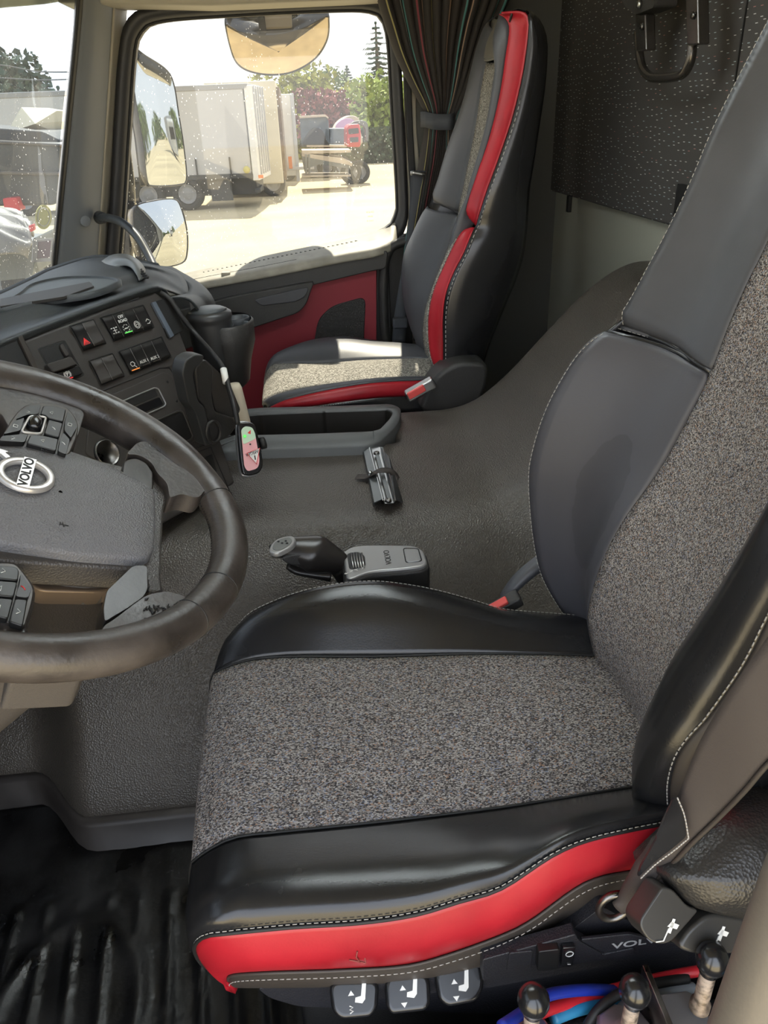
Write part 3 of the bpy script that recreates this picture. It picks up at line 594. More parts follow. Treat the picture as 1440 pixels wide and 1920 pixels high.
# profile rails of the cushion, front to rear
fe = ycurve([(432, 1200, 1.0), (445, 1172, 1.0), (470, 1150, 1.0), (560, 1110, 1.0), (700, 1090, .995), (850, 1114, .985), (930, 1140, .975), (1060, 1152, .97), (1110, 1158, .95)])
fs_ = ycurve([(402, 1262, .925), (430, 1247, .925), (520, 1233, .92), (700, 1232, .90), (900, 1227, .885), (1110, 1230, .865), (1180, 1240, .85)])
ns = ycurve([(366, 1612, .60), (400, 1587, .60), (450, 1570, .603), (548, 1559, .605), (715, 1542, .607), (940, 1515, .61), (1100, 1490, .613), (1240, 1468, .62), (1300, 1462, .62)])
s0 = ycurve([(440, 1842, .548), (385, 1812, .535), (366, 1785, .525), (368, 1768, .513), (386, 1755, .503), (423, 1750, .498), (548, 1738, .492), (673, 1730, .488), (777, 1715, .486), (861, 1690, .487), (940, 1665, .49), (1036, 1603, .50), (1113, 1572, .512), (1240, 1545, .525), (1290, 1538, .53)])
rl = ycurve([(440, 1843, .55), (432, 1838, .545), (428, 1832, .535), (440, 1825, .52), (507, 1821, .505), (632, 1817, .497), (757, 1809, .493), (840, 1788, .492), (940, 1752, .495), (997, 1723, .50), (1098, 1653, .512), (1191, 1630, .525), (1240, 1622, .53)])
bt = ycurve([(445, 1846, .56), (438, 1846, .55), (448, 1849, .54), (520, 1850, .52), (673, 1846, .506), (823, 1828, .502), (940, 1799, .505), (977, 1778, .51), (1102, 1696, .52), (1200, 1665, .535), (1240, 1655, .54)])
def rollp(c, k=1.0): p = c[0]; return cmr([p+V(.030, 0, -.125*k), p+V(-.004, 0, -.10*k), p+V(-.012, 0, -.055*k), p+V(-.008, 0, -.018*k)]+list(c[::4])+[c[-1]], 48)
NSr = rollp(ns)
m1 = NSr*.72+s0*.28+V(0, -.004, .012); m2 = NSr*.42+s0*.58+V(0, -.010, .022); m3 = NSr*.15+s0*.85+V(0, -.008, .018)
for q, k in ((m1, .4), (m2, 1), (m3, 1)):
    for i in range(14): q[i] += V(-.006*(1-i/14)*k, -.004, 0)
build_cushion(seat, fe, fs_, ns, [m1, m2, m3], s0, rl, bt, 0)
# --- backrest, rails from the bottom upwards
ffs = ycurve([(1125, 1262, .865), (1108, 1180, .865), (1108, 1140, .865), (1130, 1060, .865), (1170, 980, .865), (1240, 880, .865), (1290, 790, .865), (1335, 700, .865), (1370, 610, .865), (1405, 530, .865), (1440, 460, .865), (1475, 370, .865), (1505, 290, .865)])
nfs = ycurve([(1225, 1500, .62), (1233, 1440, .62), (1234, 1410, .62), (1240, 1355, .62), (1254, 1303, .62), (1280, 1235, .62), (1312, 1180, .62), (1354, 1119, .62), (1382, 1080, .62), (1440, 990, .62), (1500, 890, .62), (1560, 770, .62), (1620, 630, .62)])
fab = bulge(ffs, nfs, [-.010, -.014, -.014, -.010], (-1, 0, 0))
grid('backrest_fabric', fab, M['fabric'], seat, m=16, solid=.003)
def pipe(nm, c, off, r=.0022, m_='black'): return tube(nm, c+np.array(off), r, M[m_], seat, seg=8)
pipe('backrest_piping', ffs, (-.001, .001, 0), .0024, 'steel')
lowE = ycurve([(1130, 1215, .955), (1085, 1180, .97), (1060, 1150, .985), (1020, 1080, 1.0), (1002, 1000, 1.0), (995, 900, 1.0), (1003, 840, 1.0), (1030, 760, 1.0), (1075, 680, 1.0), (1110, 640, 1.0), (1135, 624, .998)])
lowF = np.array([ffs[int(i)] for i in np.linspace(1, 25.5, 48)])
# both rails end at the crease: take the seam point nearest to its pixel
def cut(c, p0, p1, n=48):
    px = np.array([proj(q) for q in c]); i0 = np.argmin(((px-p0)**2).sum(1)); i1 = np.argmin(((px-p1)**2).sum(1)); return cmr(list(c[i0:i1+1]), n)
lowF = cut(ffs, (1118, 1225), (1330, 705)); lowF[-1] = on(1328, 700, Y=.866)
b = bulge(lowE, lowF, [-.012, -.02, -.018, -.008], (-1, 0, 0))
grid('lower_far_bolster', b, M['leather_stain'], seat, m=16, solid=.004)
grid('lower_far_bolster_top', [b_[-4:] for b_ in [q for q in b]] and [np.array([q[-1] for q in b]), np.array([q[-1]+V(.006, 0, .004) for q in b]), np.array([q[-1]+V(.03, 0, -.004) for q in b])], M['leather'], seat, m=6, solid=.002)
topE = ycurve([(1172, 608, 1.0), (1170, 585, 1.0), (1185, 560, 1.0), (1215, 505, 1.0), (1260, 420, 1.0), (1300, 335, 1.0), (1340, 240, 1.0), (1390, 140, 1.0), (1440, 45, 1.0), (1490, -50, 1.0), (1530, -110, .985)])
topF = cut(ffs, (1335, 692), (1505, 290)); topF[0] = on(1337, 692, Y=.866)
tb = bulge(topE, topF, [-.008, -.014, -.012, -.004], (-1, 0, 0))
grid('upper_far_bolster', tb, M['leather_lit_grey'], seat, m=16, solid=.004)
grid('upper_far_bolster_base', [np.array([q[0] for q in tb]), np.array([q[0]+V(-.002, 0, -.006) for q in tb]), np.array([q[0]+V(.03, 0, -.012) for q in tb])], M['leather'], seat, m=6, solid=.002)
crease = [np.array([(b[k][-1]+tb[k][0])/2+V(.012, 0, 0) for k in range(len(b))])]
tube('crease_piping', cmr(list(crease[0]), 16)+V(-.004, 0, .001), .0032, M['leather_lit_grey'], seat)
stitch('crease_stitching', cmr(list(crease[0]), 30)+V(-.008, 0, .0), M['stitch'], seat)
stitch('outer_stitching', lowE+V(-.004, -.003, 0), M['stitch'], seat); stitch('outer_stitching', topE+V(-.004, -.003, 0), M['stitch'], seat)
pipe('outer_piping', lowE, (0, .002, 0), .0022, 'leather_lit_grey'); 
# near bolster with its stitched seam, red strip and side
ne = ycurve([(1263, 1530, .55), (1260, 1500, .54), (1261, 1461, .532), (1274, 1416, .53), (1300, 1377, .528), (1325, 1351, .527), (1354, 1312, .526), (1390, 1261, .526), (1416, 1216, .526), (1440, 1167, .526), (1500, 1050, .526), (1560, 930, .53), (1640, 760, .53)])
nb = [nfs, nfs*.75+ne*.25+V(-.022, 0, 0), nfs*.45+ne*.55+V(-.034, -.003, 0), nfs*.18+ne*.82+V(-.02, -.004, 0), ne]
grid('near_bolster_backrest', nb, M['leather'], seat, m=18, solid=.004)
stitch('near_stitching', ne+V(-.006, -.002, 0), M['stitch'], seat, r=.0007)
ne2 = ne+V(.012, -.004, 0); ne2[:10] += np.linspace(.012, 0, 10)[:, None]*V(1, 0, 0)
ne3 = ne+V(.05, -.006, -.01); ne4 = ne+V(.14, .01, -.02)
grid('near_piping_strip', [ne, ne+V(.004, -.005, 0), ne2], M['leather_brown'], seat, m=5)
grid('red_backrest_strip', [ne2, (ne2+ne3)/2+V(0, -.004, 0), ne3], M['red'], seat, m=6)
grid('near_backrest_side', [ne3, ne3*.5+ne4*.5+V(0, -.006, 0), ne4], M['leather'], seat, m=6)
bk = V(.13, -.02, -.02)
E_all = cmr(list(lowE[:-1])+list(topE[1:]), 48)
grid('backrest_far_side', [E_all, E_all+V(.05, .012, -.01), E_all+bk], M['leather'], seat, m=6)
grid('backrest_rear', [E_all+bk, (E_all+bk)*.5+ne4*.5+V(.015, 0, 0), ne4], M['plastic'], seat, m=6)
tp = [E_all[-1], (E_all[-1]+ffs[-1])/2, ffs[-1], nfs[-1], ne[-1]]
grid('backrest_top', [np.array([E_all[-1], topF[-1], nfs[-1], ne[-1]]), np.array([E_all[-1], topF[-1], nfs[-1], ne[-1]])+V(.03, 0, .05), np.array([E_all[-1]+bk, topF[-1]+V(.13, 0, .03), nfs[-1]+V(.14, 0, .02), ne4[-1]])], M['leather'], seat, m=8)
box('seat_base', (.13, .76, .2), (.42, .36, .30), M['plastic'], seat, bevel=.03)
# tears and loose threads in the leather
for L, Y in (([(655, 1800), (672, 1803), (686, 1806), (684, 1796)], .484), ([(670, 1784), (668, 1795), (675, 1804)], .482)): tube('leather_tear', [on(a, b, Y=Y) for a, b in L], .0008, M['tear'], seat, seg=5)
for L in ([(1362, 1181), (1367, 1179), (1372, 1186), (1384, 1194)], [(1367, 1174), (1367, 1181)], [(1373, 1186), (1371, 1196), (1369, 1203)]): tube('loose_thread', [on(a, b, Y=.55)+V(0, 0, 0) for a, b in L], .0006, M['stitch'], seat, seg=5)
# buckle stalk between the seats
st = cmr([on(1010, 1120, Y=1.02), on(975, 1110, Y=1.03), on(965, 1090, Y=1.035), on(985, 1072, Y=1.04), on(1030, 1045, Y=1.05)], 14)
buck = empty('seat_belt_buckle', tuple(on(950, 1130, Y=1.03)))
tag(buck, 'seat belt buckle with red button on grey curved stalk beside the driver seat', 'seat belt buckle')
sc = cmr([on(945, 1140, Y=1.03)+V(0, .0, -.005), on(975, 1105, Y=1.035), on(1030, 1062, Y=1.045), on(1075, 1040, Y=1.05)], 14)
grid('stalk_cover', [sc+V(0, .0, .0), sc+V(-.004, .004, .012), sc+V(.0, .03, .016), sc+V(.008, .034, -.02)], M['leather_lit_grey'], buck, m=8, solid=.003)
a0, a1 = on(912, 1146, Y=1.01), on(955, 1122, Y=1.01); bd = nz(a1-a0); bn = nz(np.cross(bd, (0, 1, 0))); bn = bn if bn[2] > 0 else -bn
box('buckle_body', (a0+a1)/2+bd*.006-bn*.012+V(0, .006, 0), (.062, .03, .018), M['plastic'], buck, bevel=.004, ax=(bd, V(0, 1, 0), bn))
box('red_button', (a0+a1)/2-bn*.0015+V(0, .002, 0), (.034, .018, .006), M['buckle_red'], buck, bevel=.002, ax=(bd, V(0, 1, 0), bn))

# ---------------------------------------------------------------- passenger seat
ps = empty('passenger_seat', (.1, 2.28, 0)); tag(ps, 'far passenger seat by the side window with red edging and sunlit cushion', 'seat')
def build_pass():
    root = ps
    FE = ycurve([(505, 715, 2.44), (508, 688, 2.47), (513, 678, 2.48), (540, 655, 2.49), (590, 638, 2.5), (647, 633, 2.5), (703, 640, 2.49), (767, 647, 2.47), (812, 652, 2.45)])
    FS = ycurve([(498, 740, 2.36), (497, 715, 2.36), (507, 690, 2.36), (527, 684, 2.36), (607, 683, 2.35), (690, 677, 2.33), (803, 674, 2.30), (830, 676, 2.3)])
    NS_ = ycurve([(497, 765, 2.10), (494, 758, 2.10), (500, 750, 2.10), (525, 740, 2.10), (573, 729, 2.105), (673, 717, 2.11), (740, 712, 2.12), (813, 711, 2.13), (830, 711, 2.13)])
    S0 = ycurve([(506, 768, 2.06), (506, 766, 2.055), (512, 762, 2.045), (540, 750, 2.04), (607, 734, 2.04), (700, 719, 2.05), (803, 714, 2.08), (830, 714, 2.09)])
    RL = ycurve([(507, 770, 2.06), (510, 768, 2.055), (520, 766, 2.045), (573, 762, 2.035), (640, 753, 2.035), (707, 745, 2.045), (763, 742, 2.06), (820, 742, 2.07)])
    BT = ycurve([(512, 774, 2.06), (520, 775, 2.055), (540, 776, 2.045), (600, 776, 2.045), (680, 776, 2.045), (740, 775, 2.05), (790, 775, 2.06), (830, 775, 2.07)])
    grid('far_bolster', bulge(FE, FS, [.012, .018, .014], (0, 0, 1)), M['leather_lit_grey'], root, m=12)
    grid('seat_fabric', bulge(FS, NS_, [.006, .01, .01, .006], (0, 0, 1)), M['fabric_lit'], root, m=14)
    grid('near_bolster', bulge(NS_, S0, [.006, .008], (0, 0, 1)), M['leather_lit_grey'], root, m=8)
    grid('red_side_panel', bulge(S0, RL, [.006, .006], (0, -1, 0)), M['red'], root, m=6)
    grid('lower_panel', [RL, RL*.5+BT*.5+V(0, -.004, 0), BT, BT+V(0, .12, -.02)], M['leather'], root, m=8)
    grid('far_side_panel', [FE, FE+V(0, .012, -.03), FE+V(0, .004, -.085)], M['leather'], root, m=6)
    stitch('seam_stitching', RL+V(0, -.004, -.004), M['stitch'], root)
    tube('piping', S0+V(0, -.002, 0), .002, M['black'], root, seg=6)
    box('seat_pan', (.12, 2.26, .42), (.5, .34, .05), M['black'], root, bevel=.02)
    box('seat_base', (.13, 2.28, .2), (.42, .36, .36), M['plastic'], root, bevel=.03)
    # backrest
    ri_u = [(890, 419, 2.115), (877, 404, 2.115), (876, 385, 2.115), (898, 317, 2.115), (918, 257, 2.115), (937, 178, 2.115), (949, 99, 2.115), (955, 55, 2.115), (950, 38, 2.12), (937, 28, 2.14)]
    ro_u = [(893, 423, 2.085), (897, 408, 2.08), (914, 356, 2.075), (937, 293, 2.075), (961, 222, 2.075), (981, 138, 2.075), (992, 59, 2.075), (991, 30, 2.08), (975, 20, 2.09), (940, 22, 2.11)]
    ri_l = [(820, 695, 2.115), (809, 670, 2.11), (804, 633, 2.11), (805, 586, 2.11), (815, 542, 2.11), (835, 495, 2.11), (854, 455, 2.11), (866, 436, 2.112), (876, 430, 2.115), (888, 428, 2.11)]
    ro_l = [(832, 700, 2.08), (831, 680, 2.08), (831, 641, 2.075), (831, 554+40, 2.075), (836, 554, 2.075), (850, 514, 2.075), (870, 475, 2.075), (880, 450, 2.078), (885, 438, 2.08), (888, 431, 2.085)]
    RIu, ROu, RIl, ROl = [ycurve(q) for q in (ri_u, ro_u, ri_l, ro_l)]
    grid('red_upper_strip', bulge(RIu, ROu, [-.006, -.006], (-1, -.6, 0)), M['red'], root, m=8)
    grid('red_lower_strip', bulge(RIl, ROl, [-.006, -.006], (-1, -.6, 0)), M['red'], root, m=8)
    fabF = ycurve([(803, 690, 2.33), (797, 650, 2.33), (795, 617, 2.33), (801, 574, 2.33), (819, 522, 2.33), (838, 475, 2.33), (858, 415, 2.33), (864, 384, 2.33), (878, 317, 2.33), (894, 237, 2.33), (906, 158, 2.33), (914, 118, 2.33)])
    fabN = ycurve([(822, 700, 2.12), (810, 660, 2.12), (806, 617, 2.12), (812, 560, 2.12), (830, 508, 2.12), (850, 462, 2.12), (874, 416, 2.12), (879, 380, 2.12), (898, 317, 2.12), (915, 257, 2.12), (928, 178, 2.12), (932, 120, 2.12)])
    grid('backrest_fabric', bulge(fabF, fabN, [.01, .014, .012, .008], (1, 0, 0)), M['fabric_lit'], root, m=12)
    grid('inner_bolster', [fabN[18:], (fabN[18:]+cmr(list(RIu), 30))/2+V(-.012, 0, 0), cmr(list(RIu), 30)], M['leather_lit_grey'], root, m=8)
    grid('inner_lower_bolster', [fabN[:22], (fabN[:22]+cmr(list(RIl), 22))/2+V(-.006, 0, 0), cmr(list(RIl), 22)], M['fabric_lit'], root, m=6)
    eu = ycurve([(815, 370, 2.5), (814, 362, 2.5), (823, 336, 2.5), (842, 273, 2.5), (870, 198, 2.5), (890, 131, 2.5), (906, 71, 2.5), (917, 45, 2.49), (930, 33, 2.47)])
    el = ycurve([(799, 655, 2.47), (775, 609, 2.49), (759, 562, 2.5), (755, 522, 2.5), (759, 479, 2.5), (775, 439, 2.5), (793, 402, 2.5), (803, 388, 2.5)])
    fu = ycurve([(862, 397, 2.34), (866, 376, 2.33), (878, 317, 2.33), (894, 237, 2.33), (906, 158, 2.33), (914, 118, 2.33), (922, 100, 2.33), (932, 60, 2.34)])
    fl = ycurve([(801, 670, 2.33), (797, 617, 2.33), (801, 574, 2.33), (819, 522, 2.33), (838, 475, 2.33), (852, 430, 2.33), (862, 404, 2.34)])
    for nm, e, q in (('upper_far_bolster', eu, fu), ('lower_far_bolster', el, fl)):
        grid(nm, [e, e*.75+q*.25+V(-.016, 0, 0), e*.4+q*.6+V(-.018, 0, 0), q], M['leather_lit_grey'], root, m=12)
    tube('crease_piping', cmr([on(815, 378, Y=2.49), on(835, 384, Y=2.42), on(862, 399, Y=2.35)], 12), .006, M['leather_lit_grey'], root)
    # headrest pad above the fabric
    hp = [ycurve(q) for q in ([(903, 95, 2.47), (908, 65, 2.47), (920, 43, 2.46), (935, 34, 2.43)], [(905, 103, 2.42), (912, 72, 2.42), (928, 45, 2.4), (940, 34, 2.38)], [(914, 112, 2.3), (922, 85, 2.29), (935, 55, 2.28), (945, 36, 2.27)], [(932, 110, 2.16), (938, 85, 2.15), (946, 60, 2.15), (950, 40, 2.15)], [(936, 112, 2.13), (945, 90, 2.12), (951, 60, 2.12), (953, 42, 2.12)])]
    grid('headrest_pad', hp, M['leather_taupe'], root, m=16)
    tube('headrest_piping', cmr([on(903, 98, Y=2.46), on(908, 110, Y=2.4), on(916, 113, Y=2.3), on(932, 109, Y=2.16)], 16)+V(-.004, 0, 0), .003, M['leather_taupe'], root)
    # near side of the backrest
    rr = ycurve([(902, 688, 2.12), (918, 641, 2.11), (937, 593, 2.1), (969, 514, 2.1), (983, 455, 2.1), (991, 356, 2.1), (997, 317, 2.1), (1009, 237, 2.1), (1020, 158, 2.1), (1024, 90, 2.1), (1018, 55, 2.1), (1002, 30, 2.11), (985, 20, 2.12)])
    ro = cmr(list(ROl)+list(ROu[:-6]), 48)
    grid('near_side', [ro, ro*.7+rr*.3+V(0, -.014, 0), ro*.3+rr*.7+V(0, -.014, 0), rr], M['leather'], root, m=12)
    stitch('edge_stitching', ro+V(.006, -.006, 0), M['stitch'], root, r=.0012, dash=.008, gap=.005)
    rb = rr+V(.0, .36, 0)
    grid('backrest_rear', [rr, (rr+rb)/2+V(.02, 0, 0), rb], M['plastic'], root, m=6)
    ea = cmr(list(el)+list(eu[2:]), 48)
    grid('far_side', [ea, ea*.5+rb*.5, rb], M['leather'], root, m=6)
    ht = cmr([hp[0][-1], hp[2][-1], hp[4][-1], ROu[-3]], 14); hb_ = cmr([rr[-1]+V(0, .33, 0), rr[-1]+V(0, .16, .004), rr[-1]], 14)
    grid('headrest_top', [ht, ht*.6+hb_*.4+V(0, 0, .006), hb_], M['leather'], root, m=8)
    # recliner cover
    rc = [on(x, y, Y=2.0) for x, y in [(790, 770), (795, 745), (815, 710), (845, 687), (880, 680), (915, 690), (905, 745), (880, 775), (830, 780)]]
    prism('recliner_cover', cmr(rc, 40, True), (0, -1, 0), .1, M['plastic'], root, bevel=.02, seg=4)
M['fabric_lit'] = fabric('lit_woven_fabric', [(0, (.08, .075, .065)), (.25, (.17, .16, .14)), (.5, (.28, .26, .23)), (.78, (.42, .40, .35))], 420)  # seat cloth in brighter tones, lifting it out of the cab's shade
M['leather_taupe'] = mat('taupe_leather', (.13, .12, .10), .5, bump=('n', 300, .2, .0006))
build_pass()
b2 = empty('seat_belt_buckle', tuple(on(780, 734, Y=1.97))); tag(b2, 'red button seat belt buckle on the near side of the passenger seat', 'seat belt buckle')
a0, a1 = on(768, 741, Y=1.97), on(793, 727, Y=1.97); bd = nz(a1-a0); bn = V(-bd[2], 0, bd[0])
box('buckle_body', (a0+a1)/2+bd*.012, (.085, .028, .032), M['metal'], b2, bevel=.006, ax=(bd, V(0, 1, 0), bn))
box('red_button', (a0+a1)/2+V(0, -.013, 0)+bn*.004, (.05, .012, .02), M['buckle_red'], b2, bevel=.003, ax=(bd, V(0, 1, 0), bn))
# ================================================================ steering wheel
_t, _w = math.radians(28.1), -.229; _R = lambda v: V(math.cos(_w)*v[0]-math.sin(_w)*v[1], math.sin(_w)*v[0]+math.cos(_w)*v[1], v[2])
_u, _v = _R(V(math.cos(_t), 0, -math.sin(_t))), _R(V(0, 1, 0)); _c, _s = math.cos(math.radians(21)), math.sin(math.radians(21))
W = Plane((-.305, .742, .877), _v*_c-_u*_s, -_v*_s-_u*_c)      # wheel turned a little to the left
sw = empty('steering_wheel', tuple(W.o)); tag(sw, 'worn leather steering wheel with grey airbag hub and silver badge', 'steering wheel')
wp = lambda pts, h=0: [W.p(a, b, h) for a, b in pts]
mir = lambda pts: [(-a, b) for a, b in pts][::-1]
th = np.linspace(0, 2*math.pi, 97)[:-1]
# rim: fuller at the bottom, where the grips meet the spokes
rr_ = [.0205+.0035*max(0, math.cos(2*(t-math.radians(0))))*0 for t in th]
Rm = .2225
def gripw(t):
    d = math.degrees(t); d = d-360 if d > 180 else d
    if -62 < d < 40:
        x = min((d+62)/16, 1, (40-d)/20); return .0062*max(0, x)*max(0, x)*(3-2*max(0, x))
    return 0
tube('rim', [W.p((Rm-gripw(t))*math.cos(t), (Rm-gripw(t))*math.sin(t), 0) for t in th], [.0205+gripw(t)*.95 for t in th], M['wheel'], sw, seg=24, closed=True)
for a in (-52, -70, -112, -128, 32, 148):
    t = math.radians(a); cpt = W.p(Rm*math.cos(t), Rm*math.sin(t)); rad = nz(cpt-W.o)
    tube('rim_seam', [cpt+(rad*math.cos(q)+W.n*math.sin(q))*.0207 for q in np.linspace(0, 2*math.pi, 25)[:-1]], .0007, M['rubber'], sw, seg=5, closed=True)
mb = MB()
for t in np.linspace(0, 2*math.pi, 260):   # hand stitching along the inner side
    a_, b_ = (Rm-.0185), .0095; q0 = W.p(a_*math.cos(t), a_*math.sin(t), .006); q1 = W.p((a_-.002)*math.cos(t+.010), (a_-.002)*math.sin(t+.010), -.004); mb.tube([q0, q1], .0006, 4)
mb.build('rim_stitching', M['rubber'], sw)
# airbag pad
wx = lambda L, h=0: [W.at(a, b, h) for a, b in L]
wab = lambda L, h=0: [W.ab(a, b, h) for a, b in L]
pad = wab([(281, 912), (290, 924), (292, 980), (288, 1032), (280, 1047), (262, 1051), (150, 1043), (60, 1030), (0, 1021)], .006)
pad = pad+[(-.094, .03), (-.080, .050), (-.04, .062), (.02, .066), (.062, .062)]+wab([(0, 827), (30, 826), (70, 832), (120, 845), (180, 866), (235, 890)], .006)
def dome(name, poly, h0, h1, mat_, parent, crown=.012, n=120):
    P = np.array(poly)
    P = np.array([(q[0], q[1]) for q in cmr(rnd([V(a, b, 0) for a, b in P], .008), n, True)]); c = P.mean(0); rings = []
    for s, h in ((1, h0), (1, h1*.5), (.99, h1*.85), (.965, h1), (.8, h1+crown*.45), (.55, h1+crown*.8), (.25, h1+crown), (.02, h1+crown)):
        rings.append([W.p(*(c+(p-c)*s), h) for p in P])
    vs, fs = gridv(rings, None, True); return obj(name, vs, fs, mat_, parent)
dome('airbag_pad', pad, -.012, .010, M['hub'], sw, .006)
# grained frame around the pad, wider towards the driver
bez = wab([(0, 1050), (150, 1060), (272, 1068), (277, 1112), (309, 1110), (303, 1090), (304, 1027), (308, 955), (315, 932), (314, 904), (292, 886), (262, 880), (200, 866), (120, 842), (40, 826)], -.002)+[(.03, .05), (-.06, .045), (-.10, .02)]
prism('hub_frame', rnd([W.p(a, b, -.002) for a, b in bez], .008), W.n, .03, M['hub2'], sw, bevel=.004, seg=3)
def wprism(nm, L, h, t, mt, par=sw, r=.01, bv=.004, seg=3, mirror_=False):
    ab = wab(L, h)
    if mirror_: ab = [(-a, b) for a, b in ab][::-1]
    return prism(nm, rnd([W.p(a, b, h) for a, b in ab], r, 5), W.n, t, M[mt], par, bevel=bv, seg=seg)
# leather covered roots of the spokes
wprism('spoke_leather', [(318, 935), (314, 905), (294, 886), (286, 868), (262, 852), (236, 852), (260, 826), (300, 830), (360, 862), (400, 900), (372, 935), (340, 925)], .011, .024, 'wheel', r=.014, bv=.011, seg=5)
wprism('spoke_leather', [(276, 1114), (310, 1108), (330, 1112), (362, 1124), (395, 1110), (392, 1140), (360, 1168), (310, 1192), (240, 1206), (188, 1200), (192, 1174), (215, 1160), (243, 1138)], .011, .024, 'wheel', r=.016, bv=.011, seg=5)
wprism('spoke_leather', [(0, 770), (-40, 800), (-90, 760), (-20, 715), (60, 722), (120, 745), (160, 772), (152, 800), (146, 818), (120, 850), (30, 826)], .0085, .034, 'wheel', r=.012, bv=.009, seg=4)
wprism('spoke_leather', [(-80, 1060), (32, 1052), (70, 1098), (64, 1140), (50, 1176), (70, 1205), (0, 1215), (-100, 1190)], .0085, .034, 'wheel', r=.012, bv=.009, seg=4)
# glossy inserts on the lower spokes
wprism('spoke_insert', [(231, 866), (240, 860), (256, 858), (276, 868), (288, 886), (288, 918), (258, 905), (229, 892)], .0105, .03, 'knob', r=.005, bv=.003)
wprism('spoke_insert', [(276, 1060), (277, 1104), (270, 1118), (244, 1137), (196, 1166), (194, 1140), (200, 1108), (250, 1060)], .0085, .03, 'knob', r=.005, bv=.004)
# button pods
def cells(name_prefix, outline, cl, frame, roller, red=None):
    wprism('pod_trim', outline, .0125, .02, 'steel_dark', r=.012, bv=.0015, seg=2)
    for k, L in enumerate(cl):
        b_ = wprism('button', L, .0185, .007, 'switch', r=.003, bv=.0012, seg=2); c = np.mean(L, axis=0); a, b = W.ab(c[0], c[1], .019); ic = MB(); P = lambda x, y: W.p(a+x, b+y, .0188)
        if k % 4 == 0: ic.tube([P(-.003, .0015), P(0, -.0015), P(.003, .0015)], .0004, 4)
        elif k % 4 == 1: ic.tube([P(-.003, -.001), P(0, .002), P(.003, -.001)], .0004, 4, True)
        elif k % 4 == 2: ic.tube([P(-.0025, -.002), P(.0025, -.002), P(.0025, .002), P(-.0025, .002)], .0004, 4, True)
        else: ic.tube([P(-.002, -.002), P(.001, 0), P(.002, .002)], .0005, 4)
        ic.build('icon', M['red_print'] if red == k else M['white'], b_)
    if frame:
        tube('roller_frame', rnd(wx(frame, .0195), .005), .0013, M['emblem'], sw, seg=6, closed=True)
        q = np.mean(frame, axis=0); lath('roller_wheel', [(.006, -.012), (.0085, -.009), (.0095, 0), (.0085, .009), (.006, .012)], W.at(*q, .0125), nz(W.at(q[0]-3, q[1]+16, .0125)-W.at(q[0]+3, q[1]-16, .0125)), M['gloss'], sw, 20)
cells('r', [(-10, 850), (5, 815), (22, 785), (36, 768), (52, 757), (78, 754), (104, 756), (126, 763), (142, 782), (148, 800), (143, 822), (128, 856), (60, 848)],
  [[(36, 772), (54, 760), (77, 759), (72, 776), (52, 777), (30, 786)], [(81, 760), (104, 761), (124, 767), (119, 790), (90, 783), (86, 778), (76, 776)], [(27, 789), (46, 783), (38, 807), (6, 814)], [(91, 786), (118, 793), (111, 820), (83, 812)],
   [(4, 817), (53, 813), (46, 829), (-2, 826)], [(57, 815), (80, 816), (110, 823), (105, 845), (50, 830)], [(127, 771), (139, 785), (145, 800), (133, 821), (121, 807), (122, 790)], [(119, 811), (131, 824), (124, 852), (109, 846), (113, 822)]],
  [(56, 780), (87, 782), (77, 814), (40, 810)], 0)
cells('l', [(-60, 1062), (0, 1054), (30, 1056), (46, 1075), (66, 1104), (58, 1140), (46, 1178), (14, 1166), (-40, 1150)],
  [[(-30, 1060), (0, 1060), (30, 1062), (36, 1069), (34, 1088), (-30, 1082)], [(-30, 1086), (33, 1091), (26, 1119), (-30, 1114)], [(-30, 1118), (25, 1123), (15, 1160), (-30, 1148)], [(39, 1074), (60, 1102), (53, 1121), (29, 1118), (37, 1094)], [(28, 1122), (52, 1124), (43, 1174), (17, 1165)]], None, 0, 3)
# column cover behind the wheel
cc = [(-.075, .09), (.075, .09), (.09, 0), (.085, -.09), (.05, -.105), (-.05, -.105), (-.085, -.09), (-.09, 0)]
col = empty('steering_column', tuple(W.p(0, 0, -.1))); tag(col, 'brownish grey plastic steering column cover behind the wheel', 'steering column')
rings = []
for s, h, sh in ((.9, -.03, 0), (1.0, -.036, 0), (1.05, -.10, 0), (1.0, -.2, .02), (.78, -.36, .06), (.62, -.6, .10), (.6, -.80, .14)):
    q = cmr([(a*s, b*s+sh, 0) for a, b in cc], 40, True); rings.append([W.p(a, b, h) for a, b, _ in q])
vs, fs = gridv(rings, None, True); fs.append(tuple(range(39, -1, -1))); obj('column_cover', vs, fs, M['column'], col)
wprism('stalk_pocket', [(56, 1100), (75, 1106), (193, 1110), (196, 1170), (180, 1200), (40, 1200)], -.052, .10, 'column', col, r=.006, bv=.004)
wprism('bright_recess', [(30, 1050), (250, 1057), (262, 1064), (196, 1110), (72, 1107), (50, 1085)], -.034, .06, 'brass', col, r=.012, bv=.012, seg=4)
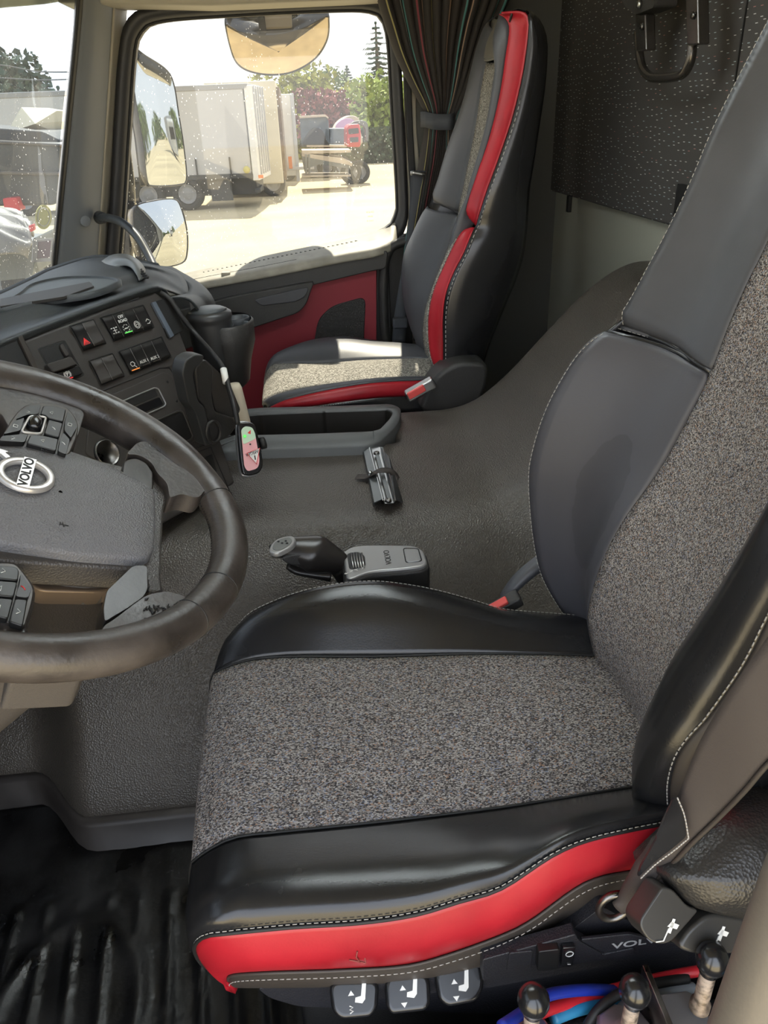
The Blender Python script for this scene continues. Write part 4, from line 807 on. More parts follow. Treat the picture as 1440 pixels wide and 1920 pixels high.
# badge: ring, arrow, bar with the letters
em = empty('badge', tuple(W.p(.004, 0, .018))); em.parent = sw; em.matrix_parent_inverse = Matrix.Translation(-sw.location); em['label'] = 'silver ring badge with arrow and lettering'
ec = (.006, .0); eh = .0205
ring = [W.p(ec[0]+.0238*math.cos(t), ec[1]+.0238*math.sin(t), eh) for t in th[::2]]
rg = MB(); n_ = len(th[::2])
prof = [(.0200, -.003), (.0205, .0012), (.0215, .002), (.0262, .002), (.0276, .001), (.028, -.003)]
rings = [[W.p(ec[0]+r*math.cos(t), ec[1]+r*math.sin(t), eh+h) for t in th[::2]] for r, h in prof]
vs, fs = gridv(rings, None, True); o_ = obj('badge_ring', vs, fs, M['emblem'], sw)
bar = prism('badge_bar', wp([(ec[0]-.0262, ec[1]-.0062), (ec[0]+.0262, ec[1]-.0062), (ec[0]+.0262, ec[1]+.0062), (ec[0]-.0262, ec[1]+.0062)], eh+.003), W.n, .004, M['emblem'], sw, bevel=.0004)
text('badge_lettering', 'VOLVO', W, ec[0], ec[1], .0125, M['black'], bar, h=eh+.0031, bold=.0004, sx=1.2)
d1 = math.radians(48); ax_, ay_ = math.cos(d1), math.sin(d1); tx, ty = -ay_, ax_; R1 = .027
prism('badge_arrow', [W.p(ec[0]+ax_*r+tx*s, ec[1]+ay_*r+ty*s, eh+.0025) for r, s in ((R1, -.0028), (R1+.008, -.0028), (R1+.008, -.007), (R1+.018, 0), (R1+.008, .007), (R1+.008, .0028), (R1, .0028))], W.n, .004, M['emblem'], sw, bevel=.0004)
bpy.data.objects.remove(em)
# small moulded horn marks
for a, b in ((.062, -.012), (-.058, -.045)):
    mb = MB(); 
    for q in (((0, -.004), (0, .004)), ((-.003, .0), (.003, .002)), ((-.002, .004), (.003, .004))): mb.tube(wp([(a+x, b+y) for x, y in q], .0175), .0006, 4)
    mb.build('horn_symbol', M['rubber'], sw)

rs_ = np.random.RandomState(5); mb = MB()      # scuffed leather on the lower grip
for i in range(46):
    x, y = rs_.uniform(275, 372), 0; y = 1128+(x-275)*.06+rs_.normal()*9+12; a = rs_.uniform(0, 3.1); l = rs_.uniform(3, 11)
    mb.tube([W.at(x, y, .0118), W.at(x+l*.5*math.cos(a)+rs_.normal()*1.5, y+l*.5*math.sin(a), .0122), W.at(x+l*math.cos(a), y+l*math.sin(a), .0118)], rs_.uniform(.0005, .0011), 4)
mb.build('leather_scuff', M['rubber'], sw)
# ================================================================ dashboard
_a, _T = math.radians(57), math.radians(65); _row = V(math.cos(_a), math.sin(_a), 0); _nn = V(math.sin(_a), -math.cos(_a), 0); _dn = _nn*math.cos(_T)-V(0, 0, math.sin(_T))
DP = Plane(on(425, 900, Y=1.52), _row, -_dn)          # the face of the centre stack, turned to the driver
dash = empty('dashboard', tuple(DP.o)); tag(dash, 'dark grey dashboard with centre stack turned towards the driver', 'dashboard')
dpx = lambda L, h=0: [DP.at(a, b, h) for a, b in L]
def dprism(nm, L, h, t, mt, par=dash, r=.003, bv=.0012, seg=2): return prism(nm, rnd(dpx(L, h), r), DP.n, t, M[mt], par, bevel=bv, seg=seg)
fas = [(-160, 720), (0, 656), (80, 624), (200, 578), (292, 548), (316, 560), (345, 640), (385, 745), (442, 905), (372, 945), (300, 985), (120, 1060), (-160, 1000)]
fo = prism('fascia', dpx(fas), DP.n, .34, M['fascia'], dash, bevel=.006, seg=3)
# top roll and upper surface, rows from the lip back to the windshield
lip = dpx([(-160, 722), (-60, 680), (0, 657), (80, 625), (200, 579), (292, 549)], -.002)+[DP.at(318, 556, -.01)]
def zrow(L): return [on(a, b, Z=z) for a, b, z in L]
rows = [lip,
  [p+V(-.004, 0, .014) for p in dpx([(-160, 722), (-60, 680), (0, 657), (80, 625), (200, 579), (292, 549), (318, 556)], 0)],
  zrow([(-160, 690, .88), (-60, 648, .885), (0, 622, .888), (80, 596, .89), (200, 552, .888), (290, 532, .875), (340, 552, .85)]),
  zrow([(-160, 655, .90), (-60, 610, .905), (0, 585, .908), (80, 563, .91), (200, 530, .905), (285, 512, .885), (352, 548, .845)]),
  zrow([(-160, 640, .90), (-60, 596, .905), (0, 572, .908), (90, 548, .91), (180, 524, .908), (270, 503, .89), (350, 530, .85)]),
  zrow([(-160, 622, .895), (-60, 580, .898), (0, 560, .90), (70, 532, .90), (130, 512, .905), (250, 495, .90), (335, 512, .86)]),
  zrow([(-160, 612, .87), (-60, 576, .87), (0, 552, .87), (60, 524, .87), (105, 503, .875), (190, 482, .885), (300, 498, .868)])]
R_ = [cmr(r, 50, uniform=False) for r in rows]
grid('top_pad', R_, M['dash_top'], dash, m=26, solid=.004)
# passenger end of the top pad and the lower far half of the dashboard
e1 = cmr([R_[-1][-1], R_[-3][-1], R_[-4][-1], R_[-5][-1], R_[0][-1]], 24)
far = [e1, e1+V(.035, .05, -.02), e1+V(.05, .10, -.09), e1+V(.045, .14, -.25)]
grid('end_cap', far, M['dash_top'], dash, m=14, solid=.004)
grid('back_edge', [R_[-1], R_[-1]+V(-.01, .03, -.005), R_[-1]+V(-.02, .12, -.12)], M['dash_top'], dash, m=8)
box('far_section', (-.62, 2.32, .56), (.30, .66, .30), M['dash'], dash, bevel=.04, seg=4)
box('lower_section', (-.62, 1.62, .63), (.32, .7, .26), M['fascia'], dash, bevel=.02)
box('instrument_section', (-.735, .60, .68), (.23, 1.06, .36), M['fascia'], dash, bevel=.05, seg=5)
hb2 = cmr([V(-.60, .36, .80), V(-.58, .42, .86), V(-.58, .60, .89), V(-.58, .9, .89), V(-.60, 1.08, .86)], 30)
grid('instrument_hood', [hb2+V(-.24, 0, -.02), hb2+V(-.10, 0, .02), hb2, hb2+V(.0, 0, -.02), hb2+V(-.05, 0, -.05)], M['dash_top'], dash, m=14, solid=.004)
# recess tray on top
tr = empty('x')
bpy.data.objects.remove(tr)
ty = lambda L, z: [on(a, b, Z=z) for a, b in L]
trim_ = cmr(ty([(-40, 592), (30, 552), (62, 530), (120, 518), (190, 517), (226, 523), (215, 532), (170, 548), (80, 562), (0, 580)], .913), 60, True)
obj('tray_rim', *(lambda q: gridv([trim_+V(0, 0, -.012), trim_, trim_*.94+trim_.mean(0)*.06+V(0, 0, .001), trim_*.90+trim_.mean(0)*.10+V(0, 0, -.012)], None, True))(0), M['dash_top'], dash)
prism('tray_floor', list(trim_*.93+trim_.mean(0)*.07+V(0, 0, -.003)), (0, 0, 1), .004, M['tray'], dash, bevel=0)
prism('tray_lip', [on(a, b, Z=.914) for a, b in [(0, 574), (0, 560), (168, 528), (176, 536), (120, 556)]], (0, 0, 1), .006, M['fascia'], dash, bevel=.001)
# lit patch of the far corner painted paler, and its vent
dcr = [[(192, 492), (212, 480), (240, 480), (262, 494), (278, 520)], [(200, 498), (220, 488), (242, 488), (258, 501), (268, 524)], [(212, 508), (228, 500), (244, 500), (254, 510), (260, 528)]]
dc = [cmr([on(a, b, Z=z) for (a, b), z in zip(r, zz)], 20) for r, zz in zip(dcr, ([.893, .905, .908, .90, .875], [.897, .914, .917, .908, .885], [.897, .904, .906, .90, .885]))]
grid('lit_corner', dc, M['cap_and_lit_corner'], dash, m=10, solid=.004)
for i in range(5): q = on(262+i*3.2, 506+i*3.6, Z=.903-.003*i); box('vent_slot', q, (.010, .012, .004), M['black'], dash, bevel=.0005)
# left edge strip of the instrument hood
prism('hood_edge', dpx([(34, 632), (42, 628), (86, 716), (78, 722)], .006), DP.n, .006, M['steel_dark'], dash, bevel=.001)
dprism('instrument_panel', [(-160, 712), (32, 636), (76, 722), (-20, 760), (-160, 790)], .001, .006, 'switch')
# --- switch groups
def seg4(q, s, t):            # point inside a quad (tl, tr, br, bl)
    tl, tr_, br, bl = [np.array(x, float) for x in q]; return tuple((tl*(1-s)+tr_*s)*(1-t)+(bl*(1-s)+br*s)*t)
def group(nm, q, cuts, cols, names=None):
    fr = prism(nm, rnd(dpx(q, .0015), .003), DP.n, .006, M['switch'], dash, bevel=.001)
    out_ = []
    for i in range(len(cuts)-1):
        a, b = cuts[i]+.012, cuts[i+1]-.012
        top = [DP.at(*seg4(q, a, .06), .003), DP.at(*seg4(q, b, .06), .003)]; bot = [DP.at(*seg4(q, a, .94), .003), DP.at(*seg4(q, b, .94), .003)]
        rowsg = [[top[0], top[1]]]
        for t, h in ((.06, .0075), (.3, .0058), (.55, .0045), (.8, .0058), (.94, .0075)): rowsg.append([DP.at(*seg4(q, a, t), h), DP.at(*seg4(q, b, t), h)])
        rowsg.append([bot[0], bot[1]])
        vs, fs = gridv([cmr(r, 4) for r in rowsg]); s_ = obj('rocker_switch', vs, fs, M[cols[i]], fr, smooth=True); out_.append(s_)
        if i: tube('divider', [DP.at(*seg4(q, cuts[i], t), h+.0008) for t, h in ((.05, .0075), (.3, .006), (.55, .0048), (.8, .006), (.95, .0075))], .0005, M['steel'], fr, seg=5)
    return fr, out_
qA = [(129.7, 610.6), (175.7, 597), (201, 644), (156.7, 658.4)]; qB = [(186.5, 594.3), (269.6, 570.8), (291, 614), (212.7, 640.4)]
qC = [(165.8, 675.6), (211.8, 661), (235.3, 705.4), (190, 723.4)]; qD = [(220.8, 658.4), (303.9, 629.5), (322.9, 670), (244.3, 702.6)]
fA, sA = group('switch_group', qA, [0.04, .5, .96], ['switch', 'fascia']); fB, sB = group('switch_group', qB, [.03, .27, .5, .74, .97], ['switch']*4)
fC, sC = group('switch_group', qC, [.04, .5, .96], ['fascia', 'fascia']); fD, sD = group('switch_group', qD, [.03, .26, .5, .74, .97], ['switch']*4)
def dl(nm, pts, mt, par, r=.0005, closed=False, h=.0065): return tube(nm, dpx(pts, h), r, M[mt], par, seg=5, closed=closed)
for s in (1, .62, .3):
    c = np.array((160.5, 640.2)); T3 = [np.array(p) for p in ((157.4, 634), (169.2, 643), (158, 647))]
    dl('hazard_symbol', [tuple(c+(p-c)*s) for p in T3], 'red_lit', sA[0], .0006, True, .0078)
def barpx(nm, a, b, mt, par, w=.0011, h=.0082): p, q = DP.at(*a, h), DP.at(*b, h); return MB().tube([p, q], w, 6).build(nm, mt, par)
barpx('indicator', (235, 624.6), (248, 620.6), M['green_lit'], sB[1]); barpx('indicator', (247.8, 694.8), (261.5, 689.8), M['orange_lit'], sD[0])
barpx('indicator', (216, 627), (229, 623), M['steel_dark'], sB[0]); barpx('indicator', (268.5, 685.5), (282, 681), M['steel_dark'], sD[1]); barpx('indicator', (288.5, 678), (301.5, 673.5), M['steel_dark'], sD[2]); barpx('indicator', (257, 617.5), (269, 613.5), M['steel_dark'], sB[2])
def dtext(s, px_, py_, sz, mt, par, rot=0, h=.0078, **k):
    a, b = DP.ab(px_, py_, h); return text('lettering', s, DP, a, b, sz, M[mt], par, h=h, rot=rot, **k)
dtext('OFF\nROAD', 228.3, 597.5, .0082, 'white', sB[1], bold=.0001)
dtext('AUX 1', 270.5, 677, .0085, 'white', sD[1]); dtext('AUX 2', 290.5, 670.5, .0085, 'white', sD[2])
def icon(cx, cy_, kind, par, k=1.0, mt='white', h=.0078):
    a, b = DP.ab(cx, cy_, h); mb = MB(); P = lambda x, y: DP.p(a+x*k, b+y*k, h)
    if kind == 'wheels':
        for x in (-.006, 0, .006):
            for y in (-.005, .005): mb.tube([P(x-.0015, y), P(x+.0015, y)], .001, 5)
        mb.tube([P(-.005, 0), P(.005, 0)], .0006, 5); mb.tube([P(0, -.004), P(0, .004)], .0006, 5)
    if kind == 'ring': 
        mb.tube([P(.007*math.cos(t), .007*math.sin(t)) for t in np.linspace(0, 6.28, 24)[:-1]], .0005, 5, True); mb.tube([P(.0045*math.cos(t), .0045*math.sin(t)) for t in np.linspace(0, 6.28, 20)[:-1]], .0005, 5, True); mb.tube([P(-.003, -.001), P(0, .001), P(.003, -.001)], .0005, 5)
    if kind == 'dots':
        for t in np.linspace(0, 6.28, 9)[:-1]: mb.tube([P(.0075*math.cos(t), .0075*math.sin(t)), P(.0075*math.cos(t+.4), .0075*math.sin(t+.4))], .0006, 5)
        mb.tube([P(-.004, 0), P(.004, 0)], .0012, 5)
    if kind == 'park':
        mb.tube([P(.006*math.cos(t), .006*math.sin(t)) for t in np.linspace(0, 6.28, 24)[:-1]], .0006, 5, True)
        for s in (1, -1): mb.tube([P(s*.0085*math.cos(t), .0085*math.sin(t)) for t in np.linspace(-.8, .8, 10)], .0006, 5)
    if kind == 'engine': mb.tube([P(-.005, .002), P(-.002, .005), (P(.003, .005)), P(.006, .001), P(.003, -.003), P(-.003, -.003)], .0007, 5, True); mb.tube([P(.004, -.004), P(.007, -.008)], .0006, 5)
    if kind == 'tip':
        for x, y, q, r_ in ((-.006, .001, -.001, .005), (-.001, .005, .004, .001), (.001, -.004, .006, -.001), (-.005, -.004, .002, -.005)): mb.tube([P(x, y), P(q, r_)], .0007, 5)
    return mb.build('symbol', M[mt], par)
icon(215.8, 619.5, 'wheels', sB[0]); icon(237, 615.5, 'dots', sB[1]); icon(257, 608.5, 'ring', sB[2]); icon(278, 602, 'tip', sB[3]); icon(249, 683.5, 'engine', sD[0])
# parking brake lever in its recess
qP = [(70, 653), (122, 637), (159.4, 703.5), (107, 722.5)]
pb = prism('parking_brake', rnd(dpx(qP, .001), .004), DP.n, .01, M['switch'], dash, bevel=.001)
dprism('brake_recess', [(72, 655), (120, 640), (138, 668), (92, 684)], .0016, .003, 'black', pb); 
dprism('brake_knob', [(88, 682), (134, 667), (147, 683), (100, 699)], .014, .014, 'fascia', pb, r=.005, bv=.003)
dprism('brake_knob_foot', [(101, 701), (148, 685), (156, 701), (110, 717)], .008, .009, 'switch', pb, r=.004, bv=.002)
icon(126.7, 702, 'park', pb, .85, h=.0088); dtext('P', 126.7, 702, .009, 'white', pb, h=.0088, bold=.0002); barpx('indicator', (124.5, 711.6), (136.5, 707.5), M['red_lit'], pb, h=.0088)
dprism('brake_cup', [(112, 647), (119, 644), (131, 665), (124, 668)], .006, .006, 'fascia', pb, r=.006)
# radio slot with its bright frame
rs = dprism('radio_bezel', [(172, 756), (308, 697), (322, 703), (371, 826), (330, 843), (222, 890), (160, 850)], .0025, .006, 'fascia', dash, r=.008, bv=.002)
fr = [(188, 770), (290, 727), (297, 729), (311, 757), (308, 762), (215, 803)]
tube('radio_frame', rnd(dpx(fr, .004), .006), .0016, M['silver'], rs, seg=6, closed=True)
dprism('disc_slot', [(189, 769), (290, 729), (297, 742), (203, 781)], .0034, .003, 'black', rs)
dprism('radio_front', [(203, 783), (299, 744), (307, 758), (214, 797)], .0042, .004, 'gloss', rs)
a, b = DP.ab(252, 777, .006); tube('eject_symbol', [DP.p(a-.004, b-.001, .0062), DP.p(a+.004, b-.001, .0062), DP.p(a, b+.004, .0062)], .0005, M['white'], rs, seg=5, closed=True); MB().tube([DP.p(a-.004, b-.004, .0062), DP.p(a+.004, b-.004, .0062)], .0005, 5).build('eject_symbol', M['white'], rs)
for c in ((314, 716), (331, 752), (352, 800)): lath('screw', [(.001, 0), (.0028, 0), (.0028, .001), (.001, .001)], DP.at(*c, .0025), DP.n, M['black'], rs, 10)
sl_ = [(262, 802), (336, 770), (344, 774), (362, 818), (358, 824), (300, 850)]
dprism('storage_slot', sl_, .0034, .003, 'black', rs); tube('storage_rim', rnd(dpx(sl_, .004), .01), .0022, M['fascia'], rs, seg=6, closed=True)
for c in ((199, 850), ):
    lath('power_socket', [(.026, 0), (.026, .004), (.023, .004), (.021, -.002), (.012, -.002), (.001, -.002)], DP.at(*c, .002), DP.n, M['gloss'], dash, 24)
    lath('socket_ring', [(.0215, .002), (.023, .006), (.0245, .006), (.025, .002)], DP.at(*c, .002), DP.n, M['steel'], dash, 24)
dprism('blank_cover', [(372, 862), (398, 851), (408, 884), (382, 896)], .002, .004, 'switch', dash)
tube('stack_groove', dpx([(318, 560), (300, 575), (352, 640), (385, 745)], .0), .0001, M['black'], dash, seg=4)
for L in ([(156, 748), (300, 690), (318, 690)], [(318, 690), (336, 720), (378, 826)], [(354, 845), (440, 815)], [(350, 856), (395, 838), (430, 920)]): tube('panel_gap', dpx(L, .0004), .0011, M['black'], dash, seg=5)
# black mount plate at the upper right of the stack with its clear edge
dprism('mount_plate', [(288, 566), (318, 556), (347, 618), (316, 634)], .004, .005, 'black', dash, r=.004)
dprism('mount_edge', [(285, 567), (292, 565), (327, 629), (320, 633)], .007, .006, 'silver_dull', dash, r=.001, bv=.0005)
# holder arm on the right edge of the stack
ha = empty('bottle_holder', tuple(DP.at(390, 760, .02))); ha.parent = dash; ha.matrix_parent_inverse = Matrix.Translation(-dash.location)
bpy.data.objects.remove(ha)
AP = Plane(on(385, 760, Y=1.47), nz(V(.62, .78, 0)), V(0.15, 0, 1)); apx = lambda L, h=0: [AP.at(a, b, h) for a, b in L]
prism('holder_arm', rnd(apx([(342, 700), (348, 676), (366, 665), (384, 666), (380, 680), (366, 690), (362, 704), (372, 752), (385, 764), (398, 832), (386, 838), (366, 772), (354, 756)]), .008), AP.n, .03, M['holder'], dash, bevel=.003)
prism('holder_wing', rnd(apx([(366, 690), (384, 672), (402, 690), (398, 740), (404, 772), (440, 784), (444, 800), (432, 818), (414, 828), (398, 832), (385, 764), (372, 752)], -.012), .012), AP.n, .03, M['plastic'], dash, bevel=.005)
tube('holder_ring', [AP.at(400+13*math.cos(t), 810+20*math.sin(t), .002) for t in np.linspace(0, 6.28, 25)[:-1]], .0035, M['plastic'], dash, seg=8, closed=True)
prism('holder_side', rnd(apx([(384, 672), (402, 690), (430, 716), (452, 770), (440, 784), (404, 772), (398, 740)], -.03), .012), AP.n, .03, M['fascia'], dash, bevel=.005)
# coiled vent hose end and beige sleeve behind the gadget
bt = empty('storage_bottle', tuple(on(450, 765, Y=1.6))); tag(bt, 'beige sleeve with dark top standing behind the pink warning gadget', 'bottle')
lath('sleeve', [(.001, -.03), (.017, -.03), (.019, .0), (.019, .075), (.016, .085), (.001, .086)], on(453, 790, Y=1.62), nz(V(-.12, 0, 1)), M['sleeve'], bt, 20)
lath('neck', [(.001, 0), (.014, 0), (.014, .02), (.001, .021)], on(446, 748, Y=1.62), nz(V(-.12, 0, 1)), M['plastic'], bt, 16)
# --- twin cup holder with lidded ash cup
ch = empty('cup_holder', tuple(on(400, 650, Y=1.83))); tag(ch, 'black cup holder on the dashboard corner with a lidded round cup in it', 'cup holder')
up_ = nz(V(-.03, 0, 1)); c0 = on(391, 592, Y=1.80)
lath('round_cup', [(.001, .012), (.044, .012), (.052, .006), (.053, -.004), (.050, -.010), (.050, -.016), (.047, -.09), (.040, -.12), (.001, -.12)], c0, up_, M['cup'], ch, 40)
lath('cup_lid', [(.001, .017), (.034, .017), (.044, .012), (.001, .010)], c0, up_, M['cup_lid'], ch, 40)
hb = [on(a, b, Y=1.80) for a, b in [(352, 625), (372, 640), (396, 655), (432, 616), (455, 606), (455, 640), (440, 668), (436, 690), (400, 700), (375, 690), (352, 660)]]
c1 = on(438, 604, Y=1.86)
def oval(c, rx, ry, z, n=40): return [V(c[0]+rx*math.cos(t), c[1]+ry*math.sin(t), c[2]+z) for t in np.linspace(0, 2*math.pi, n+1)[:-1]]
cc_ = (c0+c1)/2+V(.012, .01, -.005)
rings = [oval(cc_, .056, .080, .0), oval(cc_, .061, .085, -.004), oval(cc_, .060, .084, -.05), oval(cc_+V(-.006, 0, 0), .052, .074, -.095), oval(cc_+V(-.008, 0, 0), .045, .066, -.145), oval(cc_+V(-.008, 0, 0), .03, .04, -.16)]
vs, fs = gridv(rings, None, True); fs.append(tuple(range(len(vs)-40, len(vs)))); obj('holder_body', vs, fs, M['plastic'], ch)
for q, r in ((c1+V(.008, .012, .002), .024), (c1+V(.014, -.036, -.002), .022)):
    lath('cup_ring', [(r+.007, -.02), (r+.007, .004), (r+.004, .007), (r, .004), (r-.002, -.03), (.001, -.03)], q+V(0, 0, 0), up_, M['dash_blue'], ch, 28)
# --- warning gadget on its cable
gp0 = on(467, 842, Y=1.44); GP = Plane(gp0, nz(V(.93, .36, .05)), nz(V(.05, .45, .89)))
a_ = [GP.ab(x, y) for x, y in [(446, 800), (456, 791), (474, 794), (482, 806), (493, 862), (490, 882), (478, 890), (462, 891), (453, 880)]]
gd = empty('warning_gadget', tuple(gp0)); tag(gd, 'small hanging electronic gadget with green and pink label and a danger triangle', 'gadget')
ol = cmr([GP.p(a, b) for a, b in a_], 48, True); ctr = ol.mean(0)
prism('casing', list(ol), GP.n, .018, M['gloss'], gd, bevel=.004, seg=3)
prism('casing_back', list(ctr+(ol-ctr)*1.06-GP.n*.010), GP.n, .014, M['alu'], gd, bevel=.004)
lab = [GP.at(x, y, .0009) for x, y in [(452, 806), (459, 799), (473, 801), (478, 812), (487, 862), (484, 878), (464, 884), (458, 874)]]
prism('label', rnd(lab, .008), GP.n, .0006, M['label_pink'], gd, bevel=0)
prism('label_green', rnd([GP.at(x, y, .0014) for x, y in [(452, 806), (459, 799), (473, 801), (478, 812), (480, 822), (456, 834)]], .006), GP.n, .0006, M['label_green'], gd, bevel=0)
tri = [(463, 850), (487, 840), (481, 870)]; tube('danger_triangle', [GP.at(x, y, .0018) for x, y in tri], .0012, M['red_print'], gd, seg=5, closed=True)
prism('triangle_fill', [GP.at(x, y, .0014) for x, y in tri], GP.n, .0004, M['white'], gd, bevel=0)
a, b = GP.ab(475.5, 848.5, .002); text('danger_lettering', 'DANGER', GP, a, b, .0085, M['black'], gd, h=.002, rot=math.radians(182))
MB().tube([GP.at(477.5, 854, .002), GP.at(479, 862, .002)], .0011, 6).tube([GP.at(476.6, 850.5, .002), GP.at(476.7, 851.5, .002)], .0012, 6).build('exclamation_mark', M['black'], gd)
lath('green_led', [(.001, 0), (.0035, 0), (.003, .001), (.001, .001)], GP.at(459, 818, .0016), GP.n, M['green_lit'], gd, 12)
prism('red_arrow', [GP.at(x, y, .002) for x, y in [(464, 812), (470, 806), (470, 814)]], GP.n, .0004, M['red_print'], gd, bevel=0)
lath('button_dot', [(.001, 0), (.0018, 0), (.0018, .001), (.001, .001)], GP.at(469, 833, .0018), GP.n, M['black'], gd, 10)
lath('side_knob', [(.001, 0), (.012, 0), (.012, .01), (.001, .012)], GP.at(488, 832, -.006), nz(GP.x), M['black'], gd, 16)
cb = cmr([DP.at(300, 548, .004), DP.at(318, 560, .012), DP.at(340, 592, .016), DP.at(368, 628, .022), on(398, 662, Y=1.60), on(418, 690, Y=1.56), on(430, 730, Y=1.50), on(440, 765, Y=1.46), on(446, 796, Y=1.445)], 60)
tube('gadget_cable', cb, .0052, M['rubber'], gd, seg=10)
q = [on(419, 692, Y=1.545), on(424, 718, Y=1.52)]; MB().tube(q, .0068, 12).build('cable_tag', M['white'], gd)
# ---------------------------------------------------------------- storage tray console on the engine cover
tb = empty('storage_tray', tuple(on(600, 800, Z=.5))); tag(tb, 'grey long open storage tray on the engine cover beside the passenger seat', 'storage tray')
zt = .515
outr = pxs([(400, 775), (480, 764), (600, 762), (735, 757), (752, 765), (750, 785), (738, 802), (712, 826), (690, 834), (600, 838), (455, 843), (400, 848)], Z=zt)
inn = pxs([(410, 785), (480, 775), (600, 770), (728, 766), (737, 772), (730, 784), (712, 803), (700, 806), (600, 810), (470, 813), (410, 815)], Z=zt)
IO = cmr(rnd(inn, .02), 140, True); OO = closest_ring(rnd(outr, .05, 8), IO); 
OO = cmr(rnd(outr, .05, 8), 140, True); k0 = np.argmin(((OO-IO[0])**2).sum(1)); OO = np.roll(OO, -k0, 0)
vs, fs = gridv([OO+V(0, 0, -.12), OO+V(0, 0, -.006), OO*.97+IO*.03+V(0, 0, .0), IO*.9+OO*.1, IO+V(0, 0, -.004), IO*.999+IO.mean(0)*.001+V(0, 0, -.008)], None, True)
obj('tray_shell', vs, fs, M['tray_grey'], tb); vs, fs = gridv([IO*.999+IO.mean(0)*.001+V(0, 0, -.006), IO*.99+IO.mean(0)*.01+V(0, 0, -.10)], None, True); obj('tray_inside', vs, fs, M['tray_shade'], tb); prism('tray_bottom', list(IO+V(0, 0, -.095)), (0, 0, 1), .004, M['tray_shade'], tb, bevel=0)  # dark inner faces stand in for shade in the tray
# ---------------------------------------------------------------- gear selector
gs = empty('gear_selector', tuple(on(700, 1060, Y=1.1))); tag(gs, 'gear selector with black grip knob and silver base plate beside the driver seat', 'gear lever')
zt = .535; top = [(643, 1034), (660, 1024), (690, 1021), (778, 1022), (795, 1032), (803, 1060), (760, 1066), (690, 1072), (650, 1090)]
tp_ = rnd(pxs(top, Z=zt), .02, 6); ct = np.mean(tp_, axis=0)
prism('base_body', [ct+(p-ct)*1.06+V(0, -.0, -.006) for p in tp_], (0, 0, 1), .14, M['plastic'], gs, bevel=.012, seg=4)
prism('base_plate', tp_, (0, 0, 1), .012, M['silver'], gs, bevel=.004, seg=3)
GS = Plane(ct, (0, 1, 0), (-1, 0, 0)); ao = lambda x, y, h=.0: GS.ab(x, y, h)
q = ao(727, 1045); text('base_lettering', 'VOLVO', GS, q[0], q[1], .014, M['black'], gs, h=.0005)
prism('lock_button', rnd(pxs([(757, 1029), (783, 1029), (790, 1051), (762, 1054)], Z=zt+.002), .006), (0, 0, 1), .004, M['silver'], gs, bevel=.001)
tube('button_groove', rnd(pxs([(756, 1028), (784, 1028), (791, 1052), (761, 1055)], Z=zt+.0005), .006), .0009, M['black'], gs, seg=5, closed=True)
prism('shift_slot', rnd(pxs([(650, 1038), (672, 1034), (684, 1042), (686, 1062), (655, 1068)], Z=zt+.0005), .008), (0, 0, 1), .003, M['black'], gs, bevel=0)
for i in range(5): tube('slot_rib', pxs([(658+i*5, 1037), (660+i*5, 1050), (663+i*5, 1064)], Z=zt+.003), .0014, M['metal'], gs, seg=6)
for s_, (x, y) in zip('RNAM', ((650, 1076), (659, 1072), (668, 1069), (681, 1066))): a, b = ao(x, y); text('position_letter', s_, GS, a, b, .009, M['white'], gs, h=.0008)
Yk = 1.14; k0, k1 = on(664, 1062, Y=Yk), on(520, 1028, Y=Yk)
def knob(name, ctrs, mt, par):      # loft of ellipses along the grip
    rings = []; C_ = cmr([c for c, _, _ in ctrs], 26); wv = cmr([(w_, h_, 0) for _, w_, h_ in ctrs], 26)
    T = np.gradient(C_, axis=0)
    for c, (w_, h_, _), t in zip(C_, wv, T):
        t = nz(t); s_ = nz(np.cross(t, (0, 0, 1))); u_ = np.cross(s_, t); rings.append([c+s_*w_*math.cos(q)+u_*h_*math.sin(q) for q in np.linspace(0, 2*math.pi, 33)[:-1]])
    vs, fs = gridv(rings, None, True); fs += [tuple(range(31, -1, -1)), tuple(range(len(vs)-32, len(vs)))]; return obj(name, vs, fs, M[mt], par)
knob('grip_knob', [(on(650, 1066, Y=Yk), .012, .015), (on(636, 1056, Y=Yk), .022, .026), (on(605, 1044, Y=Yk), .028, .033), (on(570, 1034, Y=Yk), .033, .033), (on(540, 1029, Y=Yk), .034, .030), (on(520, 1031, Y=Yk), .028, .023), (on(508, 1034, Y=Yk), .012, .010)], 'knob', gs)
KP = Plane(on(528, 1024, Y=Yk), nz(V(.92, .3, .1)), nz(V(-.3, .9, .3))); 
kp_ = [on(a, b, Z=k1[2]+.034) for a, b in [(505, 1034), (508, 1020), (522, 1009), (546, 1004), (554, 1012), (546, 1024), (522, 1036)]]
cap = prism('knob_cap', cmr(kp_, 36, True), (-.15, 0, 1), .009, M['silver'], gs, bevel=.003, seg=3)
kc = np.mean(kp_, axis=0); prism('cap_face', [kc+(p-kc)*.72+V(0, 0, .0008) for p in cmr(kp_, 36, True)], (-.15, 0, 1), .003, M['cap_and_lit_corner'], gs, bevel=.0005)
for d_ in ((0, 0), (.006, .006), (-.006, .006), (.008, -.002)): lath('cap_dot', [(.001, 0), (.002, 0), (.002, .0008), (.001, .0008)], kc+V(d_[0], d_[1], .0015), (0, 0, 1), M['black'], gs, 10)
bs = on(562, 1050, Y=Yk-.026); sb_ = cmr([on(a, b, Y=Yk-.028) for a, b in [(528, 1048), (548, 1040), (575, 1040), (588, 1048), (575, 1058), (548, 1060)]], 36, True)
prism('side_button', list(sb_), (.0, -1, .4), .01, M['plastic'], gs, bevel=.003)
